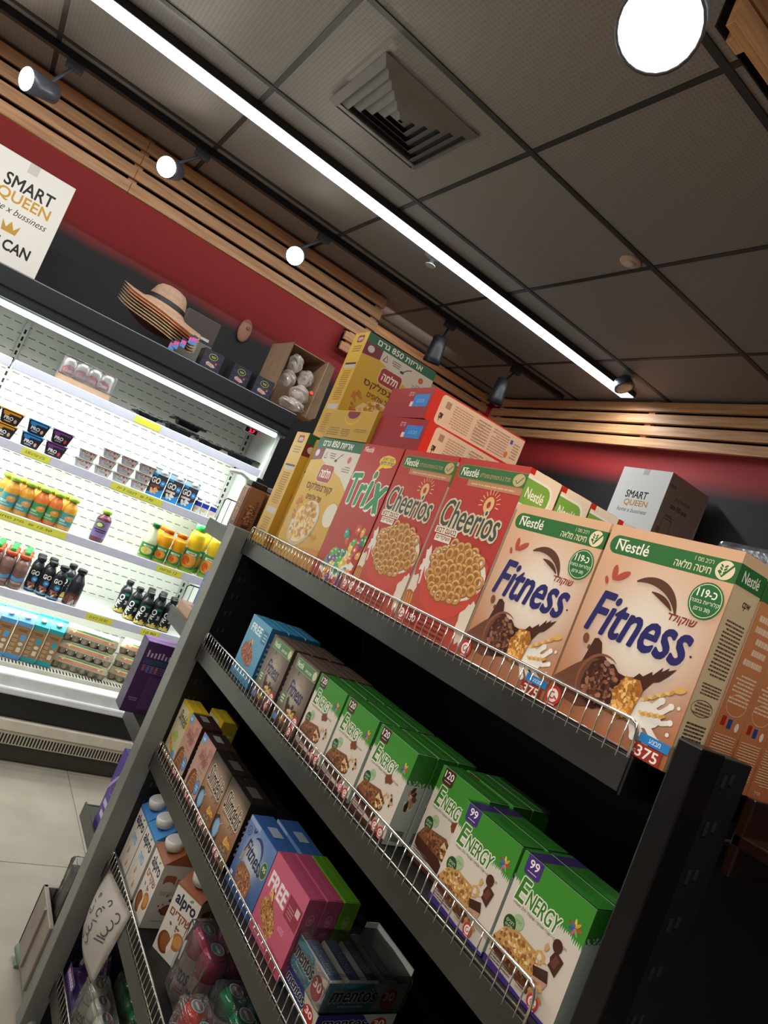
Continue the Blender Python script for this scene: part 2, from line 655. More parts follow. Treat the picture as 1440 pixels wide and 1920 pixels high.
def art_fitness():
    a = Art(100, 138)

    def bg(x, y):
        base = mixc('a8653f', 'd9aa84', y / 120)
        g = math.exp(-(((x - 55) / 40) ** 2 + ((y - 70) / 42) ** 2) ** 1.3)
        return mixc(base, 'e6d9c8', g * 1.0)
    a.field(bg, 14, 20)
    a.rrect(3, 117.5, 112, 131, 6.5, '2f6b36')
    nestle(a, 9, 120.5, 27, 8)
    a.text('חיטה מלאה', 57, 119.5, 26, 5.5, 'e9dcb8', 0.01)
    a.text('רכיב מס 1', 70, 126.2, 13, 3, 'e9dcb8')
    a.ell(91.5, 124.2, 6.2, 6.2, 'e8d8b2')
    a.stroke([(87.5, 123.5), (90.5, 120), (96.5, 128.5)], 1.3, '2f6b36')
    for k in range(3):
        a.ell(90.4 - 1.4, 123 + k * 1.9, 1.3, .6, '2f6b36', 8, 2.4)
        a.ell(90.4 + 1.4, 123 + k * 1.9, 1.3, .6, '2f6b36', 8, .7)
    # leaves and the brown swoosh over the name
    a.ell(23.5, 103.5, 6.5, 2.5, 'b04e3c', 14, 0.62)
    a.ell(16.5, 104.5, 5.6, 2.3, 'b04e3c', 14, 1.75)
    a.ell(12, 98, 3, 1.4, 'b04e3c', 12, 2.1)
    a.arc(48, 82, 24, 24, 6, 120, 18, '5d3a2b', True)
    a.arc(46, 80, 26, 19, 3.6, 82, 34, '5a3424', True)
    # name
    a.text('Fitness', 9, 61, 82, 29, '2d2a63', 0.018, 0.28, -0.015)
    a.ell(91, 68, .8, .8, '2d2a63', 8)
    a.text('שוקולד', 66, 83.5, 21, 7, '8e2a24', 0.015, 0.15)
    a.ell(87, 103, 11.4, 11.8, '2f6b36')
    a.arc(87, 103, 10.2, 10.6, .5, 0, 360, 'd9e0b8', n=22)
    a.text('כ-119', 80, 105, 13, 5, 'f4f4e4', 0.02)
    a.text('קלוריות במנה', 77.5, 100, 19, 3.4, 'f4f4e4', 0.01)
    a.text('(30 גרם)', 81, 95.5, 11, 3.2, 'f4f4e4', 0.01)
    # chocolate sweep, flakes, milk, wheat
    a.poly([(12, 26), (18, 40), (21, 57), (24, 58), (28, 56), (31, 49), (36, 47), (38, 44), (46, 42), (54, 41.5), (60, 43), (63, 47), (66, 46), (71, 51), (72, 49), (77, 56), (77, 53), (81, 57), (81, 55), (86, 58),
            (83, 53), (78, 47), (74, 45), (70, 38), (62, 30), (50, 22), (30, 14), (16, 18)], '4a2a20')
    a.ell(14, 55, 2.6, 3.6, '7a4a34', 12, .3)
    a.ell(19, 50, 1.3, 1.8, '6c4331', 10)
    a.poly([(0, 22), (14, 36), (24, 44), (36, 46), (50, 36), (50, 18), (26, 10), (6, 12)], '6c4331')
    a.arc(36, 30, 17, 19, 2.2, 60, 230, '86543d', True)
    a.ell(73, 25, 15, 8.5, 'e6ddd0')
    for x0, y0, x1, y1, w in ((74, 28, 84, 37, 4), (80, 27, 91, 36, 3.4), (82, 24, 94, 27, 3), (80, 20, 90, 13, 4), (74, 18, 84, 9, 3.4), (68, 20, 74, 10, 4)):
        a.stroke([(x0, y0), ((x0 + x1) / 2 + 1, (y0 + y1) / 2 - 1), (x1, y1)], w, 'e6ddd0')
        a.ell(x1, y1, w * .62, w * .62, 'ece5da', 10)
    a.ell(95, 20, 1.3, 1.3, 'e6ddd0', 8)
    a.ell(96, 37, 1.2, 1.2, 'e6ddd0', 8)
    for k in range(8):
        a.ell(72 + k * 2.4, 33 + k * 1.6, 2.6, 1.1, 'c9974c' if k % 2 else 'e0b96d', 9, 0.2 + 0.7 * (k % 2))
        a.ell(74 + k * 2.0, 25 + k * 0.5, 2.4, 1.1, 'c9974c' if k % 2 else 'e0b96d', 9, -0.4 + 0.8 * (k % 2))
    a.ell(93, 47, 4, 2, 'd8a85a', 12, .4)
    a.blob(38, 30, 14.5, 16, '43251c', 5, 0.07)
    a.bits(38, 30, 12.5, 14.5, 120, 1.5, ['6d402e', '5a3224', '84563f', '3a1e17', '9a6c54', '4c2a20'], 11)
    a.poly([(53, 17), (50, 30), (55, 42), (66, 43), (70, 38), (68, 22), (60, 15)], 'a8692e')
    a.bits(60, 29, 8.5, 12.5, 110, 1.4, ['c98a3e', 'dca458', 'b3742f', 'e9bd74', '96602a'], 12)
    a.badge(6, 9, 7.2)
    a.rect(79, 9.5, 100, 15, '2f7fc0')
    a.text('מבצע', 86, 11, 8, 2.6, 'eef4fa')
    a.rect(77, -2, 97, 9, '9c3324')
    a.text('375', 80, 1, 15, 6.5, 'f4e9df', 0.015)
    a.text('גרם', 77.5, 2, 2.3, 2.3, 'f4e9df')
    return a


def art_fitness_side(v=0):
    a = Art(32, 138)
    a.field(lambda x, y: mixc('c99a70' if v == 0 else 'b5673c', 'd9b68e' if v == 0 else 'cf8a5a', y / 130), 2, 8)
    a.rect(0, 118, 32, 131, '2f6b36')
    if v == 0:
        a.rect(1, 0, 30, 116, 'd8bf98')
        a.text('Nestlé', 6, 121, 20, 7, 'f1ead8', 0.01)
        a.text('cpw', 16, 106, 9, 5, '3a2a20', 0.02)
        a.dashes(6, 62, 28, 98, 15, '5a4632', 3)
        a.dashes(6, 50, 28, 58, 4, '5a4632', 4)
        a.arc(15, 42, 12, 5, .4, 0, 360, '5a4632', n=16)
        a.dashes(6, 38, 25, 46, 4, '6a5540', 9)
        a.dashes(5, 6, 27, 33, 12, '4a3828', 5)
    else:
        a.dashes(5, 76, 28, 112, 5, 'e8c9a8', 6, .9)
        a.dashes(4, 52, 28, 72, 8, 'e8c9a8', 7)
        a.arc(16, 52, 12, 7, .4, 0, 360, 'e8c9a8', n=16)
        a.rect(5, 38, 10, 44, 'a8261e')
        a.rect(13, 37, 18, 43, '2a3f86')
        a.ell(25, 39, 2.4, 3, 'e8d9c0')
        a.dashes(3, 8, 29, 33, 14, 'e0b890', 8)
        a.text('תדל', 8, 2, 8, 3, 'f0d8c0')
    return a


def art_cheerios():
    a = Art(100, 167)

    def bg(x, y):
        return mixc('a8342c', 'b53a33', y / 167) if y > 45 else mixc('b0583c', 'b03a2e', y / 45)
    a.field(bg, 4, 12)
    a.rrect(4, 147, 112, 161, 6, '8a7a3c')
    a.rrect(4.8, 148, 112, 160.3, 5.5, '356a3c')
    nestle(a, 9, 150, 26, 7.5)
    a.text('מכיל ב-5 ויטמינים ומינרלים', 38, 151, 42, 4.5, 'b59a64', 0.01)
    a.ell(91, 154, 7.5, 5.8, 'c0a878')
    a.stroke([(87, 153.5), (90, 150.8), (96, 157)], 1.1, '356a3c')
    a.rect(24, 141, 100, 147, 'b9805a')
    a.dashes(30, 142.5, 92, 145.5, 1, 'd6b08a', 2)
    for k in range(11):
        t = math.radians(-10 + 20 * k)
        a.stroke([(66 + 9 * math.cos(t), 128 + 9 * math.sin(t)), (66 + 14 * math.cos(t), 128 + 14 * math.sin(t))], .8, 'e6c48c')
    a.arc(66, 127.5, 4.6, 5.4, 4.4, 0, 360, 'dcae74', n=18)
    a.text('Cheerios', 5, 99, 86, 26, '49483d', 0.012, 0.05, -0.02, 2.0, 'cfc3a4')
    a.rect(5, 91.5, 40, 98, 'e6d8c4')
    a.text('בטעם דבש', 7, 92.5, 31, 4.6, '7a2620', 0.02)
    a.rect(9, 84, 34, 90.5, 'e6d8c4')
    a.text('ושקדים', 11, 85, 21, 4.4, '7a2620', 0.02)
    # milk splash, bowl, loops
    a.poly([(2, 0), (-1, 62), (8, 58), (12, 70), (20, 74), (24, 84), (32, 80), (44, 90), (56, 84), (70, 86), (86, 84), (98, 76), (101, 60), (101, 0)], 'b0483a')
    a.blob(14, 60, 9, 15, 'ded2c2', 5, .4)
    a.blob(0, 32, 13, 20, 'd8c8b4', 3, .25)
    a.blob(98, 26, 12, 18, 'd8c8b4', 6, .25)
    a.poly([(12, 58), (15, 42), (24, 28), (40, 21), (60, 20), (76, 25), (90, 38), (98, 60), (80, 40), (56, 34), (30, 40)], 'b8362c')
    a.ell(56, 62, 44, 25, 'd9cfc0')
    a.poly([(13, 56), (15, 41), (25, 27), (42, 21), (60, 20), (77, 25), (90, 37), (98, 58), (92, 47), (78, 39), (56, 36), (34, 38), (20, 46)], 'c2463a')
    a.ell(56, 61, 38, 22.5, '9a6630')
    a.blob(56, 72, 26, 16, '9a6630', 4, .12)
    a.loops(56, 63, 37, 25, 70, 5.0, 3)
    a.ell(6, 24, 9, 9, 'a8622e')
    for k in range(4):
        a.stroke([(-1 + k * 4, 30), (1 + k * 4, 18)], 1.2, 'd79a55')
    a.rect(16, 4, 32, 16, '8a241e')
    a.badge(6, 10, 7)
    a.text('150', 17, 7, 13, 6, 'efe0d2', 0.015)
    a.dashes(36, 3, 76, 15, 3, '6a2a20', 5)
    return a


def art_cheerios_side():
    a = Art(40, 167)
    a.field(lambda x, y: mixc('d9c9a8', 'efe2c8', y / 150), 2, 6)
    a.rrect(-8, 134, 34, 160, 9, 'f2efe2')
    a.rrect(-8, 136, 32, 158, 8, '7cae4c')
    a.text('Nestlé', 4, 142, 22, 9, 'f4f4ec', 0.012)
    a.rect(0, 162, 6, 168, 'c8301e')
    a.dashes(5, 60, 35, 115, 20, '9a8464', 4)
    return a


def art_trix():
    a = Art(100, 188)
    a.field(lambda x, y: mixc('a33028', 'b33a34', y / 188), 3, 6)
    nestle(a, 6, 177, 24, 7, 'efe0d6')
    a.blob(74, 168, 19, 8.5, 'e6c33c', 3, .04)
    a.poly([(60, 163), (54, 152), (68, 160)], 'e6c33c')
    a.text('המוצר האהוב', 60, 169.5, 28, 4, '2c2a6a', 0.01)
    a.text('באריזה חדשה', 58, 163.5, 33, 4.5, '2c2a6a', 0.015)
    x = 6
    for ch, w, h, dy, r in (('T', 26, 40, 0, 0.1), ('r', 18, 28, 0, 0.05), ('i', 9, 46, 2, 0.0), ('x', 32, 34, 0, -0.1)):
        a.text(ch, x, 104 + dy, w, h, '2f8a50', 0.03, 0.12, r, 2.4, 'e9dfd2')
        x += w + 2
    a.blob(60, 24, 42, 20, 'e2d6cc', 4, .2)
    r = random.Random(9)
    cols = ['3c9a86', 'c8453c', 'd99a3c', 'd8c04c', '6a3f86', '5fa046', 'c85a3c', '2f7a5a']
    for k in range(58):
        x, y = r.uniform(26, 96), r.uniform(4, 46)
        if k > 44:
            x, y = r.uniform(45, 98), r.uniform(48, 78)
        c = cols[k % 8]
        zz = a.z + 1 + k * 0.06
        if k % 3 == 0:
            for q in range(5):
                t = q * 2 * math.pi / 5
                a.ell(x + 4.2 * math.cos(t), y + 4.2 * math.sin(t), 3.4, 3.4, c, 8, z=zz + .004 * q)
            a.ell(x, y, 2.2, 2.2, 'e6dcc8', 8, z=zz + .03)
        else:
            a.ell(x, y, 6.6, 4.8, c, 12, r.random() * 3, z=zz)
            a.ell(x - 1.4, y + 1.4, 3, 1.5, mixc(c, 'ffffff', .35), 8, z=zz + .03)
    a.z += 6
    a.badge(92, 10, 7)
    a.rect(70, 2, 84, 16, '5a2f5a')
    return a


def art_corn():
    a = Art(100, 131)

    def bg(x, y):
        return mixc('b88a34', 'd6ac3c', y / 110)
    a.field(bg, 4, 8)
    a.rect(-1, 120, 101, 132, '2c6648')
    a.text('אריזת 850 גרם', 14, 122.5, 66, 6.5, 'efeadb', 0.02)
    a.poly([(0, 105), (0, 120), (24, 120), (24, 108)], '7a3038')
    a.ell(9, 114, 4.5, 4, 'd8ccc0')
    a.poly([(24, 108), (24, 120), (101, 120), (101, 82), (80, 93), (50, 101)], 'd6cbb8')
    a.stroke([(28, 110), (31, 117), (34, 110), (28, 110)], 1.2, '4a4438')
    a.dashes(40, 110, 52, 117, 3, '5a5448', 3)
    a.stroke([(58, 110), (62, 114), (68, 117)], 1.1, '4a4438')
    a.ell(56.5, 109, 3, 1.6, '4a4438')
    a.ell(84, 112, 3.6, 3.6, 'c8643c', 12)
    a.dashes(76, 99, 92, 106, 3, '8a7a68', 7)
    a.rrect(30, 84, 62, 104, 5, 'd8c8a0')
    a.rrect(31, 85, 61, 103, 4.5, 'a33a34')
    a.text('תלמה', 35, 89.5, 22, 9.5, 'f0e6d8', 0.025)
    a.text('קורנפלקס', 16, 73, 58, 10, '6a3020', 0.02)
    a.text('של אלופים', 26, 64.5, 34, 6.5, '6a3020', 0.01)
    a.ell(92, 54, 16, 15, 'c59a3c')
    a.ell(91, 56, 13, 12, 'd8cdb8')
    a.ell(43, 40, 30, 23, 'b9a27c', rot=.5)
    a.ell(43, 42, 28, 21, 'd2c6b0', rot=.5)
    a.bits(42, 41, 25, 19, 170, 2.2, ['cf9a3e', 'dcb05a', 'b98230', 'e6c47c', 'a87428'], 4, .5)
    a.bits(16, 52, 7, 12, 14, 2.4, ['c07a34', 'b0682c'], 8)
    a.bits(74, 32, 8, 4, 8, 1.6, ['b9822e'], 9)
    a.poly([(55, 8), (60, 18), (100, 22), (100, 0), (58, 0)], 'b4782a')
    for k in range(8):
        a.stroke([(58 + 5 * k, 2), (62 + 5 * k, 19)], .7, 'd6a446')
    a.dashes(4, 4, 26, 12, 2, 'a87a2c', 5)
    return a


def art_corn_narrow():
    a = Art(30, 118)
    a.field(lambda x, y: mixc('bb8f36', 'd4ad44', y / 118), 2, 6)
    a.rrect(9, 107, 22, 115, 2, '8c2f36')
    a.text('תלמה', 11, 109, 9, 4, 'f0e6d8', 0.02)
    a.dashes(8, 96, 24, 104, 3, '8a6620', 2)
    a.rect(5, 78, 27, 84, 'b9b2a2')
    a.rect(5, 82, 27, 84, '2c2a24')
    a.dashes(8, 42, 24, 76, 14, '94702a', 3)
    a.rect(5, 32, 27, 38, 'b9b2a2')
    a.dashes(8, 6, 24, 28, 9, '94702a', 4)
    return a


def art_corn_end():
    a = Art(100, 32)
    a.field(lambda x, y: mixc('b08a30', 'bb9438', y / 32), 2, 2)
    a.ell(52, 29, 13, 6, '7a2c38')
    a.arc(52, 28, 17, 11, 1, 190, 350, 'd0aa50')
    a.rect(0, 31, 100, 33, 'c09a3e')
    a.dashes(8, 3, 34, 13, 4, '7a5f22', 2)
    a.dashes(40, 3, 58, 12, 4, '7a5f22', 3)
    a.dashes(66, 9, 92, 13, 2, '7a5f22', 4)
    return a


def art_red_end():
    a = Art(100, 37)
    a.field(lambda x, y: mixc('8e2226', '98282a', y / 37), 2, 2)
    a.rect(62, 14, 94, 29, '2f78bc')
    a.rect(57, 14, 63, 20, 'd8c0b4')
    a.text('מבצע', 70, 19, 16, 4, '7fb2dc')
    a.text('גרם', 48, 27, 10, 5, 'd8b8ac')
    return a


def art_red_side():
    a = Art(140, 37)
    a.rect(0, 0, 140, 37, 'd9382a')
    a.rrect(12, 1.5, 150, 35.5, 5, 'ecc9a6')
    a.rect(20, 22, 27, 30, 'b08a6c')
    a.text('cpw', 16, 6, 5, 9, '4a3428', 0.02, 0, 0)
    a.dashes(32, 5, 60, 31, 9, 'c0947a', 3)
    for k in range(4):
        a.arc(72 + k * 0, 10 + k * 6, 7, 2.4, .4, 0, 360, '9a7460', n=10)
    a.dashes(66, 4, 88, 32, 8, 'b48a70', 4)
    a.dashes(92, 4, 118, 32, 9, 'c0947a', 5)
    a.rect(120, 24, 124, 29, '5a5a9a')
    a.ell(120, 10, 2.5, 4, 'e07a3c')
    a.dashes(126, 8, 136, 28, 6, 'c0947a', 6)
    return a


def art_energy(n):
    a = Art(100, 124)
    dark = n == '120'
    a.field(lambda x, y: mixc('cbbfae', 'd6cbbc', y / 100), 2, 4)
    g = '3f8a2e'
    r = random.Random(4)
    P, F = [], []
    x = 101.0
    k = 0
    while x > -2.5:
        yb = 86 + 8 * (1 - x / 100)
        P += [(x, 124.5), (x, yb + (r.uniform(-6, -1) if k % 2 else 1.5))]
        x -= 1.3
        k += 1
    for q in range(k - 1):
        F.append((2 * q, 2 * q + 1, 2 * q + 3, 2 * q + 2))
    a.add(P, F, H(g))
    tc = '4a2a22' if dark else '4a3078'
    a.rrect(7, 104, 30, 130, 4, tc)
    a.text(n, 9.5 if dark else 12, 112, 18 if dark else 13, 9, 'f2eee6', 0.015)
    a.dashes(12, 107.5, 25, 109.5, 1, 'd8d0c8', 2)
    a.text('E', 9, 76, 14, 25, '3f7a2c', 0.02, 0.12, -0.04, 1.4, 'e9e6d4')
    a.text('NERGY', 24, 77.5, 46, 17, '3f7a2c', 0.015, 0.15, -0.03, 1.4, 'e9e6d4')
    a.text('חטיף דגנים • שברי אגוזים • שוקולד חלב מעולה', 10, 70.5, 76, 4.2, '4a3a34', 0.004)
    for k, c in enumerate(('c8453c', 'd99a3c', 'e0c84c', '3f7fc0', '2f5fae', 'c85a8c', '6ab04c')):
        t = k * 0.9
        a.ell(86 + 4 * math.cos(t), 96 + 4.5 * math.sin(t), 4, 1.5, c, 8, t)
    a.text('alina', 77, 97, 9, 3, 'b0302c', 0.02)
    a.ell(25, 59, 7.6, 7.6, '9fb588')
    a.text('טבעי', 20.5, 58, 9, 3, '4f7a44')
    a.ell(15.5, 51, 8.6, 9, '1f4a24')
    a.text('דגנים', 10, 51.5, 11, 3, 'cfe0b8')
    a.text('מלאים', 10.5, 47.5, 10, 3, 'cfe0b8')
    # the bar
    a.poly([(4, 18), (2, 30), (10, 42), (40, 36), (66, 20), (62, 10), (44, 12), (20, 14)], '5a3322' if not dark else '4a281c')
    if dark:
        a.poly([(2, 30), (12, 46), (56, 52), (74, 42), (60, 26), (28, 28)], '7a4c30')
        a.bits(36, 38, 27, 9, 120, 1.7, ['8a5a3a', '6a3f28', 'a0683c', '54301f'], 5, -.05)
        a.bits(62, 38, 10, 9, 40, 2, ['d0a468', '9a5f34', 'e0c090', '54301f'], 6)
        a.bits(62, 68, 5, 5, 6, 4, ['7a3f24', '8e5230'], 3)
        a.bits(72, 56, 10, 9, 10, 2.2, ['c89a5c', '8e5230', 'e0c090'], 4)
        a.bits(84, 48, 6, 8, 7, 1.8, ['2e1a14', 'c89a5c'], 5)
    else:
        a.poly([(2, 30), (12, 46), (30, 52), (56, 50), (66, 36), (58, 24), (28, 28)], 'b98a50')
        a.bits(36, 38, 27, 11, 130, 1.8, ['d2a868', 'c0924e', 'e2c490', 'a07038', '8a5a30'], 5, -.05)
        a.bits(30, 24, 24, 6, 60, 1.6, ['8a5a34', '6a3f26', 'a87844'], 7, -.2)
        a.ell(76, 70, 6, 6.5, '4a281e')
        a.poly([(70, 50), (76, 66), (88, 62), (84, 44)], '4a281e')
        a.poly([(74, 52), (78, 62), (84, 60), (81, 50)], '693c2c')
        a.poly([(58, 38), (62, 30), (80, 34), (76, 44)], '3c2018')
        a.poly([(62, 30), (80, 34), (78, 27), (64, 24)], 'b08a78')
        a.bits(66, 52, 8, 9, 8, 3, ['d8c8b4', 'c89a5c'], 4)
        a.bits(72, 20, 8, 10, 8, 2.6, ['9a5c34', 'b97a48', 'c89a5c'], 5)
    a.rect(0, 0, 100, 3.5 if not dark else 6, '45307a' if not dark else '4a2a22')
    a.poly([(0, 8), (0, 3), (60, 3), (40, 5)], '45307a' if not dark else '4a2a22')
    a.dashes(4, 8, 38, 17, 3, '6a5c54', 4)
    a.badge(72, 10, 7.5)
    if dark:
        a.badge(88, 9, 7.5)
    else:
        a.dashes(48, 8, 60, 14, 3, 'a0988c', 6)
    return a


def art_energy_side():
    a = Art(40, 124)
    a.rect(0, 0, 40, 124, 'a9b3a6')
    a.rect(0, 84, 40, 124, '2f7026')
    a.bits(20, 84, 20, 2.5, 60, 1.6, ['2f7026', 'a9b3a6'], 4)
    a.bits(20, 56, 9, 22, 14, 4.6, ['3a2018', '4a2a1e', 'b08a58', '7a4a30', 'd8ccb8'], 6)
    for k in range(14):
        a.rect(8 + k * 1.8, 5, 9 + k * 1.8, 20, '2a2a2a')
    return a


def art_e99_side():
    a = Art(40, 124)
    a.rect(0, 0, 40, 124, 'b4c2b6')
    a.rect(0, 92, 40, 124, '2f7a28')
    a.bits(20, 92, 20, 2.5, 60, 1.6, ['2f7a28', 'b4c2b6'], 4)
    a.rect(0, 0, 40, 5, '45307a')
    return a


def art_green_top():
    a = Art(100, 36)
    a.rect(0, 0, 100, 36, '2d6b25')
    a.text('CHOCOLATE', 34, 14, 46, 8, '1c4a18', 0.0, .1)
    a.rect(6, 0, 26, 36, '3a2a5c')
    return a


def art_free(bg, bg2, pink):
    a = Art(100, 112 if pink else 120)
    a.field(lambda x, y: mixc(bg2, bg, y / 100), 2, 4)
    if pink:
        a.text('FREE', 8, 66, 50, 22, 'e9d8d4', 0.03)
        a.rect(62, 62, 98, 92, '8a2c3c')
        a.rect(84, 78, 94, 88, 'd8b0b0')
        a.dashes(66, 66, 82, 82, 4, 'c07a84', 4)
        a.blob(32, 38, 26, 16, 'a06a3a', 4, .12, rot=-.5)
        a.bits(34, 37, 26, 14, 200, 1.5, ['b9803e', '8a5426', 'd2a05c', '6e401e', 'c89048'], 4, -.5)
        a.bits(26, 62, 8, 10, 10, 2.4, ['7a4426', 'd8a04a', 'e0b060'], 6)
        a.stroke([(28, 70), (34, 56), (38, 50)], 2, '6a3a22')
        a.dashes(62, 42, 78, 50, 3, 'dba0aa', 5)
        a.dashes(12, 4, 52, 20, 3, 'd890a0', 6)
        a.rect(62, 2, 90, 18, '9a3a4a')
    else:
        a.text('FREE', 14, 92, 52, 15, 'dfe8ea', 0.03)
        a.rect(74, 84, 96, 108, '2f6a88')
        a.dashes(77, 88, 93, 104, 3, 'a8ccd8', 4)
        a.blob(40, 50, 34, 17, '8a4a30', 4, .12, rot=-.25)
        a.bits(40, 50, 33, 16, 180, 1.9, ['a85c3c', '8a4630', 'c07850', '6e3424'], 4, -.25)
        a.bits(36, 70, 10, 10, 10, 3, ['e0c070', 'c89848', '5a2a1e'], 6)
        a.dashes(12, 10, 76, 26, 3, '9cc8d8', 6)
    return a


def art_fit_dark():
    a = Art(100, 128)

    def bg(x, y):
        g = math.exp(-(((x - 48) / 30) ** 2 + ((y - 66) / 32) ** 2))
        return mixc('564238', 'b9a898', g)
    a.field(bg, 10, 12)
    a.rrect(10, 104, 102, 124, 5, '8fa07c')
    a.rrect(11, 105, 102, 123, 5, '4f7a4c')
    a.text('Nestlé', 16, 109, 26, 11, 'dfe4cc', 0.01)
    a.text('חיטה מלאה', 52, 109, 26, 6, 'dfe4cc', 0.01)
    a.ell(90, 114, 7, 8, 'cfc49a')
    a.arc(52, 80, 20, 18, 4, 150, 10, '8a7a6a', True)
    a.bits(32, 98, 5, 3, 3, 3, ['4a3a5c'], 2)
    a.text('Fitness', 20, 58, 62, 26, '2f3050', 0.02, .2, -.06)
    a.dashes(44, 82, 78, 87, 1, '8a8058', 3, 0.9)
    a.ell(14, 44, 9, 13, '5d7f4a')
    a.dashes(8, 36, 20, 52, 3, 'd8e4c8', 3)
    a.poly([(30, 50), (36, 56), (44, 40), (60, 36), (80, 44), (70, 22), (52, 16), (40, 22)], '3a241c')
    a.bits(60, 34, 16, 10, 40, 3, ['c89a58', '5a3826', 'e0c080', '3a241c'], 4)
    a.rect(0, 0, 100, 16, '4a2e26')
    a.rect(4, 2, 22, 14, '5a7fb0')
    a.bits(42, 14, 14, 10, 20, 3, ['b98a4c', '5a3826'], 5)
    a.badge(86, 26, 11)
    a.badge(80, 8, 9)
    return a


def art_fit_blue():
    a = Art(100, 103)

    def bg(x, y):
        g = math.exp(-(((x - 46) / 28) ** 2 + ((y - 60) / 26) ** 2) ** 1.5)
        return mixc(mixc('2f4a7a', '5f7fae', y / 103), 'b8c0c4', g)
    a.field(bg, 10, 10)
    a.rect(0, 96, 40, 103, '8fa4c0')
    a.ell(12, 84, 7, 7, '2a2f5c')
    a.ell(12, 84, 5.6, 5.6, '6a80b0')
    a.text('50', 8.5, 81, 7, 6, '2a2f5c', 0.02)
    a.ell(31, 92, 4, 1.8, '2a2560', 10, .8)
    a.ell(26, 91, 4, 1.8, '2a2560', 10, 1.8)
    a.arc(50, 70, 20, 20, 6, 130, -10, '33306a', True)
    a.text('Fitness', 18, 56, 66, 22, '26224e', 0.02, .25, -.06)
    a.arc(46, 46, 24, 18, 9, 190, 330, '2f2c66', True)
    a.ell(87, 67, 10, 12, '9cb08c')
    a.ell(87, 67, 8.6, 10.6, '3a5a34')
    a.text('95', 82, 66, 10, 6, 'd8e4c8', 0.02)
    a.poly([(20, 20), (18, 36), (28, 46), (58, 44), (72, 32), (70, 16), (50, 10), (32, 12)], '8a5a3c')
    a.bits(46, 28, 25, 15, 190, 1.6, ['a87048', '8a5434', 'c08c60', '6e4028'], 4, -.1)
    for k in range(8):
        a.ell(16 + k * 1.2, 44 + k * 3, 3, 1.3, 'c49a54', 9, 1.0 + .5 * (k % 2))
    a.rect(4, 12, 12, 20, 'd0d0cc')
    return a


def art_slim(kind):
    a = Art(100, {'dark': 110, 'pink': 150, 'yellow': 160}[kind])
    if kind == 'dark':
        def bg(x, y):
            g = math.exp(-(((x - 50) / 50) ** 2 + ((y - 72) / 26) ** 2) ** 1.4)
            return mixc(mixc('8a5a3a', '2a241f', (y - 60) / 40), 'b49a80', g)
        a.field(bg, 10, 12)
        a.text('Slimdelis', 10, 64, 84, 30, '17120f', 0.012, .35, -.08, 1.6, 'd2c4b0')
        a.dashes(10, 56, 60, 60, 1, '5a4434', 3)
        a.text('דקי דק', 58, 48, 34, 8, '2a1c14', 0.01, .2)
        a.poly([(0, 0), (0, 44), (14, 50), (30, 40), (34, 16), (44, 0)], '3a241c')
        a.ell(18, 30, 13, 15, '5d8fb8')
        a.ell(18, 30, 10, 12, '7fabcc')
        a.arc(40, 20, 20, 26, 2.5, 100, 200, 'c0a890', True)
        for k in range(6):
            a.ell(66 + k * 4, 34 - (k % 3), 8, 3, 'c08a3c' if k % 2 else 'd8a850', 10, 1.1 - .2 * k)
        a.rect(56, 0, 92, 26, '6a5440')
        a.bits(74, 13, 17, 11, 60, 2, ['8a7050', '4a3828', 'a88c60'], 4)
    elif kind == 'pink':
        a.field(lambda x, y: mixc('b59a84', 'b08474', y / 140), 2, 4)
        a.bits(62, 112, 30, 18, 26, 9, ['a87464', 'b98a78', '9c6a5c', 'b07c6c'], 3, .4)
        a.text('Slimdelis', 22, 96, 60, 22, '7a3f36', 0.0, .35, -.06)
        a.text('דק דק', 46, 84, 36, 8, '8a3a34', 0.01)
        a.text('שוקולד', 42, 74, 38, 6, '8a3a34', 0.0)
        a.rrect(4, 128, 30, 150, 3, '5d94c8')
        a.rect(10, 134, 24, 142, 'a8c8e0')
        a.ell(42, 30, 30, 40, '6e4228', rot=.2)
        for k in range(9):
            a.arc(42 + k * 1.5, 16 + k * 5, 20, 10, 1.6, -30, 200, 'c79a6c' if k % 2 else 'a87448', n=12)
        a.ell(82, 44, 14, 17, '3a5f8c')
        a.ell(82, 44, 12, 15, '5a8fc0')
        a.dashes(74, 38, 90, 50, 2, 'c8dce8', 3)
    else:
        a.field(lambda x, y: mixc('b9ac88', 'c8c0a0', y / 150), 2, 4)
        a.poly([(70, 160), (101, 160), (101, 90), (88, 110)], 'c8a92c')
        a.rect(0, 150, 101, 161, 'c8a92c')
        a.text('Slimdelis', 16, 108, 74, 30, '2a2418', 0.01, .35, -.08)
        a.text('דק דק', 40, 96, 40, 8, '4a4434')
        a.poly([(20, 60), (46, 84), (72, 74), (60, 52)], '9fb05c')
        for k in range(6):
            a.ell(16 + k * 9, 50 - k * 4, 5, 12, 'b98a3c' if k % 2 else 'd8b060', 10, .5)
            a.stroke([(14 + k * 9, 58 - k * 4), (22 + k * 9, 40 - k * 4)], 1, '4a3420')
        a.ell(78, 22, 13, 15, '5a8fc0')
    for k in range(14):
        if kind != 'dark':
            a.rect(6 + k * 6.5, -1, 9 + k * 6.5, 8, '6a3a30')
    if kind != 'yellow':
        a.badge(44, 6, 7)
        a.badge(58, 6, 7)
    return a


def art_plain(col, w=40, h=110, seed=1, tcol=None, rows=8):
    a = Art(w, h)
    a.rect(0, 0, w, h, col)
    a.dashes(w * .15, h * .15, w * .85, h * .8, rows, tcol or mixc(col, 'ffffff', .35), seed)
    return a


